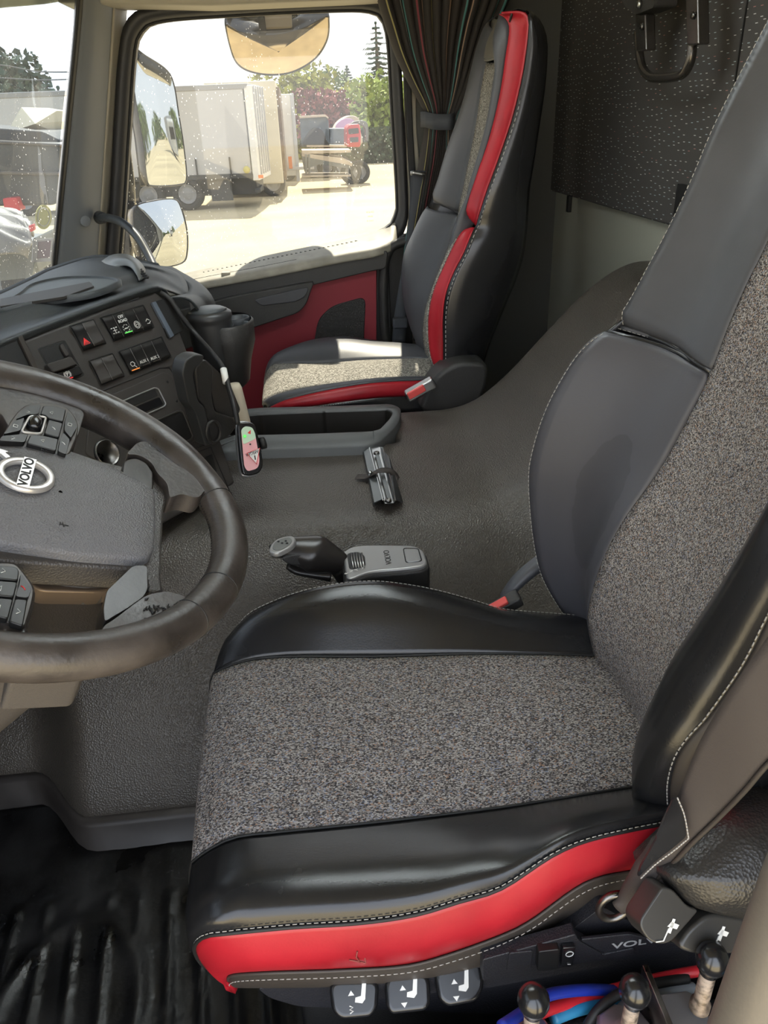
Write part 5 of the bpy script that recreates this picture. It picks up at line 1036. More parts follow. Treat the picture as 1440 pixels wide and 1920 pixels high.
knob('grip_trigger', [(on(540, 1060, Y=Yk), .010, .006), (on(555, 1068, Y=Yk), .018, .01), (on(585, 1072, Y=Yk), .02, .012), (on(620, 1075, Y=Yk), .02, .012)], 'knob', gs)
knob('boot', [(on(640, 1058, Y=Yk), .024, .024), (on(652, 1068, Y=Yk), .026, .028), (on(668, 1082, Y=Yk), .03, .03), (on(690, 1110, Y=Yk), .03, .02)], 'rubber', gs)
# ---------------------------------------------------------------- strapped metal bracket
br = empty('metal_bracket', tuple(on(715, 890, Z=.50))); tag(br, 'folded metal bracket with black strap lying on the engine cover', 'bracket')
BL = lambda L, z: pxs(L, Z=z)
ch_ = lambda L: [on(a, b, Z=z) for a, b, z in L]
def sheet(nm, rows_, mt): vs, fs = gridv([np.array(ch_(r)) for r in rows_]); return obj(nm, vs, fs, M[mt], br, smooth=False, solid=.0018)
sheet('left_flange', [[(680, 849, .496), (700, 947, .496)], [(682, 846, .505), (702, 942, .505)], [(695, 838, .512), (719.6, 934, .512)]], 'sheet')
sheet('right_flange', [[(713, 838, .512), (737, 934, .512)], [(730, 857, .512), (742, 936, .509)], [(732, 868, .497), (756, 942, .497)]], 'sheet_dark')
sheet('channel', [[(693, 838, .518), (719, 938, .518)], [(696, 838, .506), (722, 944, .506)], [(714, 838, .506), (738, 943, .506)], [(717, 838, .518), (741, 938, .518)]], 'metal')
sheet('inner_rail', [[(702, 846, .514), (727, 938, .514)], [(709, 845, .514), (734, 936, .514)]], 'sheet')
for p in ((706, 851), (728, 940)): lath('bracket_screw', [(.001, 0), (.0075, 0), (.0065, .005), (.003, .006), (.001, .003)], on(*p, Z=.512), (0, 0, 1), M['steel'], br, 14)
sp_ = cmr(ch_([(668, 893, .4975), (688, 893, .4995), (699, 887, .516), (712, 881, .524), (730, 882, .52), (741, 890, .505), (747, 899, .498)]), 40)
wv = V(.0, .016, 0); vs, fs = gridv([sp_-V(.0, .011, 0)-V(.004, 0, 0), sp_, sp_+V(.004, .011, 0)]); obj('strap', vs, fs, M['webbing'], br, solid=.002)
lath('strap_rivet', [(.001, 0), (.005, 0), (.004, .003), (.001, .0035)], on(694, 886, Z=.515), (0, -.3, 1), M['metal'], br, 12)
# ================================================================ things beside the driver seat, at the door
PD = Plane(on(760, 1868, Y=.485), (1, 0, 0), (0, .86, .5))
for i, (L, cx, cy_) in enumerate((([(615, 1838), (712, 1835), (708, 1890), (695, 1907), (640, 1912), (622, 1895)], 668, 1872), ([(720, 1828), (806, 1823), (808, 1880), (798, 1895), (735, 1902), (724, 1888)], 765, 1862), ([(812, 1812), (904, 1800), (909, 1850), (895, 1878), (840, 1888), (822, 1872)], 862, 1850))):
    e = prism('seat_paddle', rnd([PD.at(a, b, 0) for a, b in L], .014, 6), PD.n, .02, M['gloss'], None, bevel=.005, seg=3)
    tag(e, ['leftmost black seat paddle with spring and seat symbol', 'middle black seat paddle with up and down seat symbol', 'rightmost black seat paddle with raised seat symbol'][i], 'seat lever', 'seat paddles under the cushion')
    a, b = PD.ab(cx, cy_, .001); k = .0085; mb = MB()
    P = lambda x, y: PD.p(a+x*k, b+y*k, .0008)
    mb.prism([P(*q) for q in ((-.2, -.4), (-.1, .1), (.6, .2), (.9, 1.7), (1.4, 1.7), (1.1, -.2), (.7, -.6))][:], PD.n, .0004)
    for dy, s in ((.35, 1), (-.95, -1)) if i else ((.35, 1),): mb.prism([P(-1.0, dy), P(-.2, dy), P(-.6, dy+.55*s)], PD.n, .0004)
    if i == 0: mb.tube([P(-.9, -.7), P(-.5, -.9), P(-.9, -1.1), P(-.5, -1.3), P(-.9, -1.5)], .0007, 5)
    mb.build('seat_symbol', M['white'], e, smooth=False)
# seat base: lower frame and side panel with the switches
fr_ = [on(a, b, Y=.52) for a, b in [(480, 1852), (620, 1850), (940, 1800), (1250, 1640), (1440, 1600), (1440, 1900), (1100, 1910), (900, 1900), (560, 1888), (505, 1872)]]
fp = prism('base_side_frame', rnd(fr_, .01), (0, -1, 0), .06, M['side_panel'], seat, bevel=.005)
sc1 = [on(a, b, Y=.50) for a, b in [(640, 1848), (900, 1812), (1050, 1760), (1130, 1700), (1200, 1740), (1290, 1790), (1200, 1800), (920, 1852), (640, 1880)]]
prism('switch_console', rnd(sc1, .008), (0, -1, 0), .03, M['side_panel'], seat, bevel=.004)
SC = Plane(on(1050, 1800, Y=.485), nz(on(1180, 1778, Y=.485)-on(920, 1818, Y=.485)), (0, 0, 1)); 
def scp(nm, L, h, t, mt, par=seat, r=.003): return prism(nm, rnd([SC.at(a, b, h) for a, b in L], r), SC.n, t, M[mt], par, bevel=.0012)
scp('console_shelf', [(905, 1800), (1080, 1752), (1086, 1765), (1130, 1790), (1190, 1778), (1190, 1790), (905, 1840)], .004, .014, 'side_panel')
scp('blank_switch', [(955, 1788), (1000, 1783), (996, 1818), (950, 1822)], .006, .004, 'side_panel'); scp('rocker_block', [(1010, 1785), (1050, 1780), (1046, 1818), (1008, 1822)], .012, .01, 'switch')
scp('rocker_switch', [(1055, 1778), (1080, 1776), (1074, 1812), (1052, 1814)], .010, .006, 'gloss')
a, b = SC.ab(1068, 1789, .0105); tube('on_off_ring', [SC.p(a+.004*math.cos(t), b+.004*math.sin(t), .0105) for t in np.linspace(0, 6.28, 17)[:-1]], .0005, M['white'], seat, seg=5, closed=True)
MB().tube([SC.at(1064, 1808, .0105), SC.at(1070, 1808, .0105)], .0005, 5).build('on_off_bar', M['white'], seat)
a, b = SC.ab(1150, 1782, .006); text('side_lettering', 'VOLVO', SC, a, b, .013, M['grey_print'], seat, h=.002, bold=.0002, align='LEFT', sx=1.5)
scp('lettering_panel', [(1090, 1762), (1180, 1752), (1290, 1775), (1290, 1800), (1100, 1800)], .0015, .004, 'side_panel')
# recliner housing with two levers
RP = Plane(on(1330, 1680, Y=.44), nz(V(1, .12, 0)), V(0, .55, .83)); rpx = lambda L, h=0: [RP.at(a, b, h) for a, b in L]
def dome2(nm, L, hs, mt, par, seg=60):
    P = cmr(rnd([RP.ab(a, b)+(0,) for a, b in L], .012), seg, True)[:, :2]; c = P.mean(0); rings = []
    for s, h in hs: rings.append([RP.p(*(c+(p-c)*s), h) for p in P])
    vs, fs = gridv(rings, None, True); return obj(nm, vs, fs, M[mt], par)
dome2('recliner_housing', [(1243, 1640), (1300, 1585), (1360, 1530), (1480, 1490), (1520, 1600), (1500, 1740), (1420, 1730), (1330, 1712), (1290, 1700), (1262, 1660)], [(1.02, -.06), (1, -.004), (.96, .006), (.82, .016), (.5, .030), (.02, .034)], 'housing', seat)
for i, L in enumerate(([(1243, 1662), (1262, 1668), (1290, 1700), (1312, 1706), (1255, 1772), (1218, 1768), (1196, 1732)], [(1330, 1712), (1400, 1722), (1440, 1735), (1420, 1790), (1300, 1790), (1270, 1778), (1290, 1745)])):
    o_ = prism('recline_lever', rnd(rpx(L, .006), .012, 5), RP.n, .03, M['lever_grey'], seat, bevel=.008, seg=3)
    cx, cy_ = ((1252, 1754), (1346, 1768))[i]; a, b = RP.ab(cx, cy_, .007); k = .0062; P = lambda x, y: RP.p(a+x*k, b+y*k, .0068); mb = MB()
    mb.tube([P(-2, -.5), P(-.8, -.6), P(.4, .9)], .0007, 5); mb.prism([P(.1, .4), P(.5, .1), P(1.7, 1.9), P(1.3, 2.1)], RP.n, .0004); mb.prism([P(.2, 1.2), P(1.6, .5), P(2.1, 1.0), P(1.0, 1.7)], RP.n, .0005)
    mb.build('recline_symbol', M['white'], o_, smooth=False)
# driver belt with its leather sleeve and anchor
bl_ = empty('seat_belt', tuple(on(1300, 1480, Y=.46))); tag(bl_, 'wide brown grey seat belt with leather sleeve running down beside the driver seat', 'seat belt')
LE = cmr([on(a, b, Y=y) for a, b, y in [(1500, 1085, .42), (1440, 1192, .43), (1375, 1285, .44), (1312, 1390, .455), (1272, 1490, .465), (1240, 1570, .47), (1200, 1640, .475), (1158, 1690, .48)]], 60)
RE = cmr([on(a, b, Y=y) for a, b, y in [(1540, 1330, .40), (1440, 1428, .415), (1395, 1480, .425), (1345, 1532, .44), (1300, 1575, .45), (1262, 1615, .46), (1228, 1650, .465), (1196, 1700, .47)]], 60)
grid('webbing', [LE, LE*.66+RE*.34+V(0, -.003, .002), LE*.33+RE*.67+V(0, -.003, .002), RE], M['webbing'], bl_, m=9, solid=.003)
tube('webbing_edge', RE+V(0, -.0015, 0), .0022, M['leather_brown'], bl_, seg=8)
fl = [on(a, b, Y=y) for a, b, y in [(1267, 1492, .452), (1280, 1525, .448), (1288, 1568, .445), (1262, 1590, .452), (1225, 1618, .458), (1196, 1646, .463), (1202, 1625, .463), (1232, 1572, .461), (1244, 1540, .459)]]
prism('leather_sleeve', cmr(rnd(fl, .004), 50, True), nz(V(.2, -.8, .5)), .003, M['leather'], bl_, bevel=.0008)
stitch('sleeve_stitching', cmr([p+V(0, -.003, .001) for p in fl[:3]], 20), M['stitch'], bl_, dash=.003, gap=.001, r=.0007); stitch('sleeve_stitching', cmr([p+V(0, -.003, .001) for p in fl[2:6]], 20), M['stitch'], bl_, dash=.003, gap=.001, r=.0007)
kn = [(on(1262, 1590, Y=.475), .012, .024), (on(1225, 1632, Y=.477), .013, .021), (on(1200, 1662, Y=.478), .016, .018), (on(1178, 1688, Y=.48), .015, .018), (on(1160, 1702, Y=.48), .006, .01)]
knob('gathered_webbing', kn, 'webbing', bl_)
an = on(1152, 1700, Y=.485); tube('anchor_ring', [an+V(.016*math.cos(t), 0, .019*math.sin(t)) for t in np.linspace(0, 6.28, 29)[:-1]], .004, M['steel'], bl_, seg=8, closed=True)
# ---------------------------------------------------------------- vertical grab pole at the door opening
pl_ = empty('grab_pole', tuple(on(1372, 1910, Y=.2))); tag(pl_, 'thick grey vertical grab pole at the right edge of the door opening', 'pole')
x0, y0 = on(1418, 1790, Y=.205)[:2]
pp = cmr([V(x0-.012, .20, .25), V(x0-.002, .20, .60), V(x0+.005, .20, .80), V(x0+.016, .20, .98), V(x0+.04, .20, 1.12)], 40); tube('pole_grip', pp, .0185, M['pole'], pl_, seg=24)
# ---------------------------------------------------------------- air valves with ball levers, hoses
def valve(px_, py_, Y, lab, blk):
    top = on(px_, py_, Y=Y); v_ = empty('air_valve', tuple(top-V(0, 0, .09))); tag(v_, lab, 'valve', 'ball headed air valves by the door')
    ball = [(.001, .030), (.006, .0292), (.011, .026), (.0140, .020), (.0145, .013), (.0125, .006), (.009, .0015), (.0085, -.004), (.001, -.004)]
    lath('ball_knob', ball, top-V(0, 0, .012), (0, 0, 1), M['gloss'], v_, 28)
    lath('stem', [(.001, .0), (.0072, 0), (.0072, -.045), (.0095, -.05), (.0095, -.058), (.001, -.058)], top-V(0, 0, .014), (0, 0, 1), M['rust'], v_, 18)
    b = top-V(0, 0, .085)
    if blk: 
        for s_, (w_, h_) in enumerate(((.046, .05), (.05, .04))):
            prism('valve_block', [b+V(x*w_/2+(.014 if s_ else -.012), y*h_/2-.01*s_, -.0-.02*s_) for x, y in ((-1, -.6), (-.6, -1), (.6, -1), (1, -.6), (1, .6), (.6, 1), (-.6, 1), (-1, .6))], (0, 0, 1), .09, M['alu'], v_, bevel=.003)
        box('valve_bracket', b+V(-.038, .01, -.02), (.006, .06, .09), M['steel'], v_, bevel=.001)
        lath('bracket_nut', [(.001, 0), (.009, 0), (.009, .008), (.005, .008), (.005, .014), (.001, .014)], b+V(-.042, 0, -.03), (-1, 0, 0), M['metal'], v_, 6)
    else:
        lath('valve_cap', [(.001, .012), (.012, .012), (.014, .006), (.026, .005), (.030, 0), (.030, -.05), (.001, -.05)], b+V(0, 0, .016), (0, 0, 1), M['alu'], v_, 8)
    return v_
valve(1000, 1880, .395, 'leftmost ball headed air valve lever, cut by the lower frame edge', 0)
valve(1190, 1862, .40, 'middle ball headed air valve lever with octagonal grey cap', 0)
valve(1334, 1802, .40, 'right ball headed air valve on a block of cast aluminium beside the pole', 1)
def hose(L, r, mt, lab): 
    o_ = tube('air_hose', [on(a, b, Y=y) for a, b, y in L], r, M[mt], None, n=60, seg=12); tag(o_, lab, 'hose')
hose([(940, 1925, .40), (985, 1895, .42), (1022, 1868, .43), (1070, 1858, .44), (1130, 1856, .45), (1180, 1862, .46)], .0056, 'h_blue', 'dark blue air hose arching behind the left valve knob')
hose([(960, 1925, .42), (1025, 1895, .43), (1080, 1876, .445), (1140, 1858, .455), (1220, 1838, .46), (1300, 1822, .46), (1375, 1813, .46), (1450, 1810, .46)], .0055, 'h_red', 'long red air hose running behind the valve knobs')
hose([(1035, 1910, .43), (1090, 1890, .44), (1150, 1880, .45), (1220, 1884, .46), (1270, 1902, .46), (1290, 1925, .46)], .0065, 'h_cyan', 'light blue air hose curving behind the middle valve')
hose([(1140, 1910, .44), (1180, 1880, .445), (1215, 1864, .45), (1260, 1856, .455), (1300, 1852, .46)], .0055, 'h_grey', 'pale grey air hose behind the middle valve')
hose([(1100, 1925, .42), (1125, 1890, .43), (1165, 1862, .44), (1220, 1846, .45), (1290, 1834, .455)], .005, 'rubber', 'thin black air hose between the red and grey hoses')
hose([(1425, 1935, .36), (1440, 1895, .38), (1465, 1860, .40)], .0065, 'h_cyan', 'light blue air hose at the far right behind the pole')
sill_ = struct(box('trim_9', (.25, .18, .12), (1.5, .46, .24), M['black'], bevel=.02), 'dark step box below the driver door')
box_ = prism('valve_tray', [V(-.02, .24, .33), V(.5, .24, .33), V(.5, .47, .33), V(-.02, .47, .33)], (0, 0, 1), .10, M['side_panel'], None, bevel=.01); tag(box_, 'black ledge carrying the air valves beside the driver seat', 'ledge')
# ================================================================ outside
GZ = -1.5
struct(obj('ground', [(-160, -80, GZ), (160, -80, GZ), (160, 200, GZ), (-160, 200, GZ)], [(0, 1, 2, 3)], M['ground'], smooth=False), 'bright dusty yard ground')
# mirrors on the passenger side, aimed the way a driver sets them
def mirror(name, pix, Y, out_dir, label, bul=.004, shell_t=.06, mt='mirror', shell_mt='gloss'):
    c_px = np.mean(pix, axis=0); c = on(*c_px, Y=Y); inc = nz(c-CAM); n = nz(nz(out_dir)-inc)
    xx = nz(np.cross((0, 0, 1), n)); P = Plane(c, xx, np.cross(n, xx))
    r = empty(name, tuple(c)); tag(r, label, 'mirror')
    L = np.array(cmr([P.at(a, b) for a, b in pix], 72, True)); ct = L.mean(0); rings = []
    for s in (1, .97, .8, .6, .4, .2, .02): rings.append(ct+(L-ct)*s+P.n*bul*(1-s*s))
    vs, fs = gridv(rings, None, True); obj('mirror_glass', vs, fs, M[mt], r)
    O = ct+(L-ct)*1.03; vs, fs = gridv([L-P.n*.001, ct+(L-ct)*1.012+P.n*.003, O+P.n*.001, O-P.n*.012, ct+(L-ct)*.96-P.n*shell_t*.7, ct+(L-ct)*.7-P.n*shell_t, ct+(L-ct)*.05-P.n*shell_t*1.05], None, True)
    obj('mirror_shell', vs, fs, M[shell_mt], r); return r, P
m1, P1 = mirror('main_mirror', [(249, 94), (275, 108), (312, 133), (326, 160), (335, 215), (345, 280), (349, 335), (335, 345), (285, 347), (276, 335), (268, 270), (255, 190), (248, 140)], 3.08, V(1, .10, .005), 'tall main door mirror outside, reflecting the yard and sky')
m2, P2 = mirror('wide_mirror', [(256, 388), (290, 377), (325, 374), (338, 386), (350, 430), (351, 470), (342, 492), (300, 502), (275, 500), (262, 470), (252, 420)], 3.08, V(1, .0, .0), 'lower wide angle door mirror below the main mirror', bul=.022)
m3, P3 = mirror('kerb_mirror', [(425, 45), (440, 56), (500, 66), (560, 55), (608, 32), (615, 38), (612, 75), (590, 110), (550, 134), (510, 140), (470, 134), (445, 118), (432, 85)], 3.1, V(.15, .35, -1), 'rounded kerb mirror hanging above the side window', bul=.02, mt='mirror_dirty')
# kerb mirror casing and arm
kc_ = [on(a, b, Y=3.10) for a, b in [(426, 42), (440, 34), (478, 26), (560, 20), (602, 20), (614, 32), (604, 44), (560, 58), (500, 66), (445, 58)]]
prism('casing_top', cmr(kc_, 50, True), (0, -1, 0), .08, M['housing'], m3, bevel=.008)
prism('casing_arm', pxs([(492, -10), (545, -10), (548, 52), (495, 55)], Y=3.05), (0, -1, 0), .05, M['brass2'], m3, bevel=.006)
prism('arm_joint', rnd(pxs([(483, 30), (495, 26), (500, 60), (486, 60)], Y=3.04), .005), (0, -1, 0), .03, M['black'], m3, bevel=.003)
# mirror arm
ma_ = cmr([on(a, b, Y=3.12)+V(-.05, .02, 0) for a, b in [(238, 60), (240, 150), (250, 250), (262, 350), (262, 420), (255, 520)]], 30)
ma = tube('mirror_post', ma_, .03, M['gloss'], None, seg=14); tag(ma, 'black post carrying the two door mirrors', 'mirror post')
prism('arm_cover', [V(*p) for p in pxs([(244, 110), (250, 110), (262, 200), (276, 335), (285, 348), (262, 350), (250, 250)], Y=3.12)], (0, -1, 0), .05, M['gloss'], ma, bevel=.01)
for f_ in (2, 27): MB().tube([ma_[f_], ma_[f_]+V(.0, -.16, 0), ma_[f_]+V(.0, -.30, 0)], .018, 10).build('mirror_arm', M['gloss'], ma)
# ---- trailers
def obox(name, c, a, L, D, z0, z1, mt, parent=None, bevel=.03):      # c: near right corner, side running left at angle a, depth D away
    u = V(-math.cos(a), math.sin(a), 0); v = V(math.sin(a), math.cos(a), 0); mb = MB(); p = np.array(c, float)
    return prism(name, [V(*(p+u*i+v*j)[:2], z1) for i, j in ((0, 0), (L, 0), (L, D), (0, D))], (0, 0, 1), z1-z0, M[mt], parent, bevel=bevel)
def wheel(name, c, r, w_, parent, ax=(0, -1, 0)):
    o_ = lath(name, [(.001, 0), (r*.5, 0), (r*.55, .04), (r*.62, .05), (r*.66, .10), (r*.9, .12), (r, .07), (r, -w_), (.001, -w_)], c, ax, M['tyre'], parent, 28)
    lath('wheel_rim', [(.001, .03), (r*.18, .06), (r*.3, .02), (r*.5, .01), (r*.56, .05), (r*.6, .06), (r*.6, .02), (r*.3, 0)], np.array(c)+nz(ax)*.02, ax, M['rim'], o_, 24)
A1 = math.radians(7)
c1_ = on(487, 335, Y=27.5); t1 = empty('curtain_trailer', (c1_[0]-4, 29, GZ)); tag(t1, 'long pale grey curtain sided trailer, nearest in the yard', 'trailer')
c1_ = V(c1_[0], 27.5, 0); zt1 = on(487, 155, Y=27.5)[2]; zb1 = on(487, 332, Y=27.5)[2]
u1 = V(-math.cos(A1), math.sin(A1), 0); v1 = V(math.sin(A1), math.cos(A1), 0)
obox('side_curtain', c1_+u1*.25+V(0, 0, 0), A1, 8.6, 2.5, zb1+.1, zt1-.12, 'canvas', t1, .05)
obox('roof_rail', c1_+u1*.1-v1*.02, A1, 8.9, 2.54, zt1-.16, zt1, 'canvas_dark', t1, .03)
obox('rear_frame', c1_-v1*.02, A1, .22, 2.54, zb1-.1, zt1-.05, 'white_paint', t1, .03)
for j in (.35, .8, 1.25, 1.7, 2.15): q = c1_+v1*j; box('door_bar', (q[0]+.03, q[1], (zt1+zb1)/2), (.04, .05, zt1-zb1-.1), M['alu'], t1, bevel=.01)
obox('chassis', c1_+u1*.2+v1*.5, A1, 8.4, 1.4, zb1-.55, zb1+.1, 'chassis', t1, .03)
obox('side_rail', c1_+u1*.2-v1*.03, A1, 8.5, .1, zb1-.02, zb1+.12, 'chassis', t1, .02)
for d_ in (2.45, 3.75, 5.05, 7.9):
    q = c1_+u1*d_+v1*.15; wheel('wheel', V(q[0], q[1], GZ+.5), .5, .3, t1, -v1)
for d_ in (.9, 2.0, 3.2, 4.3): q = c1_+u1*d_-v1*.06; box('strap_buckle', (q[0], q[1], zb1+.35), (.05, .04, .55), M['chassis'], t1, bevel=.01)
for px_ in (487, 430): q = on(px_+(2 if px_ > 450 else 0), 331, Y=27.3 if px_ > 450 else 27.7); box('side_lamp', q, (.16, .06, .1), M['orange_lamp'], t1, bevel=.01)
q = on(463, 318, Y=27.5); lath('yellow_plate', [(.001, 0), (.11, 0), (.11, .02), (.001, .02)], q-v1*.05, -v1, M['yellow'], t1, 24)
q = c1_+u1*.7; box('rear_light_bar', (q[0]+.6, q[1]+.8, GZ+.55), (.2, 2.2, .12), M['chassis'], t1, bevel=.02)
box('mud_flap', (c1_[0]-1.3, c1_[1]+.4, GZ+.55), (.7, .06, .6), M['chassis'], t1, bevel=.01)
# second: tall cream box trailer seen end on; third: white box with red striped doors
c2 = on(492, 345, Y=31.4); z2t = on(500, 151, Y=31.4)[2]; t2 = empty('box_trailer', (c2[0], 32, GZ)); tag(t2, 'tall cream box trailer standing just behind the curtain sided one', 'trailer')
p2 = V(on(532, 340, Y=31.4)[0], 31.4, 0); obox('body', p2, 0, 2.5, 6, on(500, 345, Y=31.4)[2], z2t, 'cream_paint', t2, .04); obox('dark_door_edge', p2+V(.12, .3, 0), 0, .12, 5.4, on(500, 340, Y=31.4)[2], z2t-.2, 'rust_brown', t2, .02)
obox('chassis', p2+V(-.1, .4, 0), 0, 2.4, 5, GZ+.4, on(500, 344, Y=31.4)[2], 'chassis', t2, .02); wheel('wheel', V(p2[0]-.4, 31.6, GZ+.45), .45, .3, t2)
c3 = on(560, 340, Y=38.5); z3t = on(540, 176, Y=38.5)[2]; t3 = empty('box_trailer', (c3[0], 39, GZ)); tag(t3, 'white box trailer with striped ladder marks beyond the cream trailer', 'trailer')
p3 = V(on(559, 330, Y=38.5)[0], 38.5, 0); z3b = on(545, 330, Y=38.5)[2]; obox('body', p3, 0, 1.4, 6, z3b, z3t, 'white_paint', t3, .04)
obox('rear_post', p3+V(.08, -.05, 0), 0, .16, .3, z3b-.5, z3t+.02, 'alu_paint', t3, .02)
mb = MB(); q0 = V(on(529, 330, Y=38.3)[0], 38.3, 0)
for i in range(22): mb.box((q0[0], 38.35, z3b+.15+i*(z3t-z3b-.3)/22), (.35, .04, .05))
mb.build('ladder_stripes', M['ladder_red'], t3); obox('chassis', p3+V(-.1, .4, 0), 0, 1.2, 5, GZ+.4, z3b, 'chassis', t3, .02); wheel('wheel', V(p3[0]-.5, 38.7, GZ+.45), .45, .3, t3)
box('bumper', (p3[0]+.1, 38.3, GZ+.55), (1.3, .12, .14), M['alu_paint'], t3, bevel=.02); box('tail_lamp', (p3[0]-.3, 38.2, GZ+.8), (.16, .08, .5), M['orange_lamp'], t3, bevel=.02)
# flat bed and low loader at the right
def P_(x, y, Y): return on(x, y, Y=Y)
t4 = empty('low_trailer', tuple(P_(610, 330, 33)*V(1, 1, 0)+V(0, 0, GZ))); tag(t4, 'low flatbed trailer with pale sloping ramp beams in the yard', 'trailer')
for L, mt, nm in (([(566, 282), (658, 281), (658, 286), (566, 289)], 'beam', 'upper_beam'), ([(566, 287), (640, 296), (661, 306), (660, 312), (566, 293)], 'beam', 'ramp_beam'), ([(566, 293), (655, 309), (659, 318), (640, 314), (600, 308), (570, 318)], 'chassis2', 'ramp_side'), ([(566, 329), (658, 328), (658, 331), (566, 332)], 'beam', 'lower_rail')):
    prism(nm, pxs(L, Y=33), (0, -1, 0), 1.6, M[mt], t4, bevel=.01)
for x in (572, 578): prism('support_leg', pxs([(x, 290), (x+3, 290), (x+4, 326), (x, 326)], Y=32.9), (0, -1, 0), .2, M['chassis2'], t4, bevel=.005)
t5 = empty('tipper_body', tuple(P_(590, 290, 40)*V(1, 1, 0)+V(0, 0, GZ))); tag(t5, 'dark tipper body with pale top rail beyond the low trailer', 'truck body')
prism('body_side', pxs([(563, 221), (610, 219), (616, 226), (618, 272), (566, 276)], Y=40), (0, -1, 0), 2.4, M['steel_blue'], t5, bevel=.03); prism('top_rail', pxs([(561, 218), (610, 215), (616, 220), (616, 223), (610, 219), (562, 222)], Y=39.8), (0, -1, 0), 2.4, M['beam'], t5, bevel=.01)
prism('tarpaulin', cmr(pxs([(570, 274), (574, 255), (588, 240), (604, 244), (612, 262), (616, 274)], Y=39.6), 30, True), (0, -1, 0), .5, M['chassis'], t5, bevel=.03)
prism('bed_rail', pxs([(575, 272), (650, 272), (650, 276), (575, 276)], Y=39.5), (0, -1, 0), 2, M['beam'], t5, bevel=.01)
prism('bed_side', pxs([(618, 241), (652, 241), (652, 272), (618, 272)], Y=40.5), (0, -1, 0), 2, M['steel_blue'], t5, bevel=.02)
for x in (585, 610, 640): wheel('wheel', V(P_(x, 280, 40)[0], 40, GZ+.45), .45, .3, t5)
t6 = empty('red_truck', tuple(P_(662, 280, 35.5)*V(1, 1, 0)+V(0, 0, GZ))); tag(t6, 'small red truck parked beyond the low trailer, seen through the side window', 'truck')
prism('cab', rnd(pxs([(650, 240), (656, 233), (674, 232), (677, 250), (676, 276), (650, 276)], Y=35.5), .1), (0, -1, 0), 2, M['red_paint'], t6, bevel=.06); prism('cab_window', rnd(pxs([(653, 242), (672, 240), (673, 250), (654, 252)], Y=35.46), .05), (0, -1, 0), .05, M['black'], t6, bevel=.01)
prism('grille', pxs([(656, 258), (672, 257), (672, 266), (657, 267)], Y=35.45), (0, -1, 0), .05, M['chassis'], t6, bevel=.01); prism('boom', cmr(pxs([(655, 236), (664, 228), (680, 226), (690, 234), (691, 262), (686, 262), (684, 240), (672, 234)], Y=36), 40, True), (0, -1, 0), .5, M['chassis2'], t6, bevel=.03)
for x in (656, 672): wheel('wheel', V(P_(x, 280, 35.5)[0], 35.5, GZ+.45), .45, .3, t6)
t7 = empty('tank_load', tuple(P_(645, 240, 44)*V(1, 1, 0)+V(0, 0, GZ))); tag(t7, 'rounded pale lilac tank load behind the red truck', 'tank')
prism('tank_side', cmr(pxs([(622, 272), (626, 245), (636, 228), (656, 217), (672, 222), (676, 245), (676, 272)], Y=44), 40, True), (0, -1, 0), 2.4, M['beam'], t7, bevel=.06); prism('tank_panel', cmr(pxs([(630, 240), (636, 228), (650, 222), (664, 226), (666, 240)], Y=43.9), 24, True), (0, -1, 0), .1, M['lilac'], t7, bevel=.02)
# ---- trees
def leafy(name, c, rx, ry, rz, mt, n, size, label, trunk=True, seed=1, group='trees beyond the yard'):
    rng = np.random.RandomState(seed); mb = MB(); c = np.array(c, float); blobs = [(c+V(*(rng.uniform(-.55, .55, 3)*V(rx, ry, rz))), rng.uniform(.4, .65)) for _ in range(11)]
    for i in range(n):
        b, s = blobs[rng.randint(11)]; d = nz(rng.normal(size=3)); p = b+d*V(rx, ry, rz)*s*rng.uniform(.75, 1.05); a = nz(rng.normal(size=3)); q = nz(np.cross(a, rng.normal(size=3))); sz = size*rng.uniform(.6, 1.3)
        mb.add([p-a*sz, p+q*sz*.6, p+a*sz, p-q*sz*.6], [(0, 1, 2, 3)])
    r = empty(name, (c[0], c[1], GZ)); tag(r, label, 'tree', group); mb.build('foliage', M[mt], r, smooth=False)
    tube('trunk', [V(c[0], c[1], GZ), V(c[0]+.1, c[1], (GZ+c[2])/2), c], [.25, .2, .1], M['bark'], r, seg=8); return r
def conifer(name, base, top, rad, label, n=26, seed=1, mt='conifer', droop=.35, group='trees beyond the yard', dens=1):
    rng = np.random.RandomState(seed); mb = MB(); base, top = np.array(base, float), np.array(top, float); H = top[2]-base[2]
    for i in range(n):
        f_ = i/(n-1); z = base[2]+H*(.12+.88*f_); R = rad*(1-f_)**.85*rng.uniform(.8, 1.15)+.08
        for k in range(int(9*dens)):
            a = rng.uniform(0, 6.28); d = V(math.cos(a), math.sin(a), 0); s_ = V(-d[1], d[0], 0); c = V(base[0]+(top[0]-base[0])*f_, base[1], z)
            for j in range(7):
                t = (j+.6)/7; p = c+d*R*t+V(0, 0, -droop*R*t+.25*R*t*t); w_ = .16*R*(1.15-t)+.05
                mb.add([p-s_*w_, p+d*R*.12+V(0, 0, -.1), p+s_*w_, p-d*R*.05+V(0, 0, .06)], [(0, 1, 2, 3)])
    r = empty(name, tuple(base)); tag(r, label, 'tree', group); mb.build('foliage', M[mt], r, smooth=False)
    tube('trunk', [base, (base+top)/2, top], [.3, .2, .04], M['bark'], r, seg=8); return r
def at_(x, y, Y): return on(x, y, Y=Y)
conifer('conifer_tree', V(at_(712, 200, 62)[0], 62, GZ), at_(704, 42, 62), 3.2, 'tall thin conifer at the right side of the side window', 26, 2, dens=.8)
conifer('conifer_tree', V(at_(652, 200, 66)[0], 66, GZ), at_(650, 124, 66), 2.0, 'small dark conifer in the middle beyond the yard', 30, 3, dens=1.6)
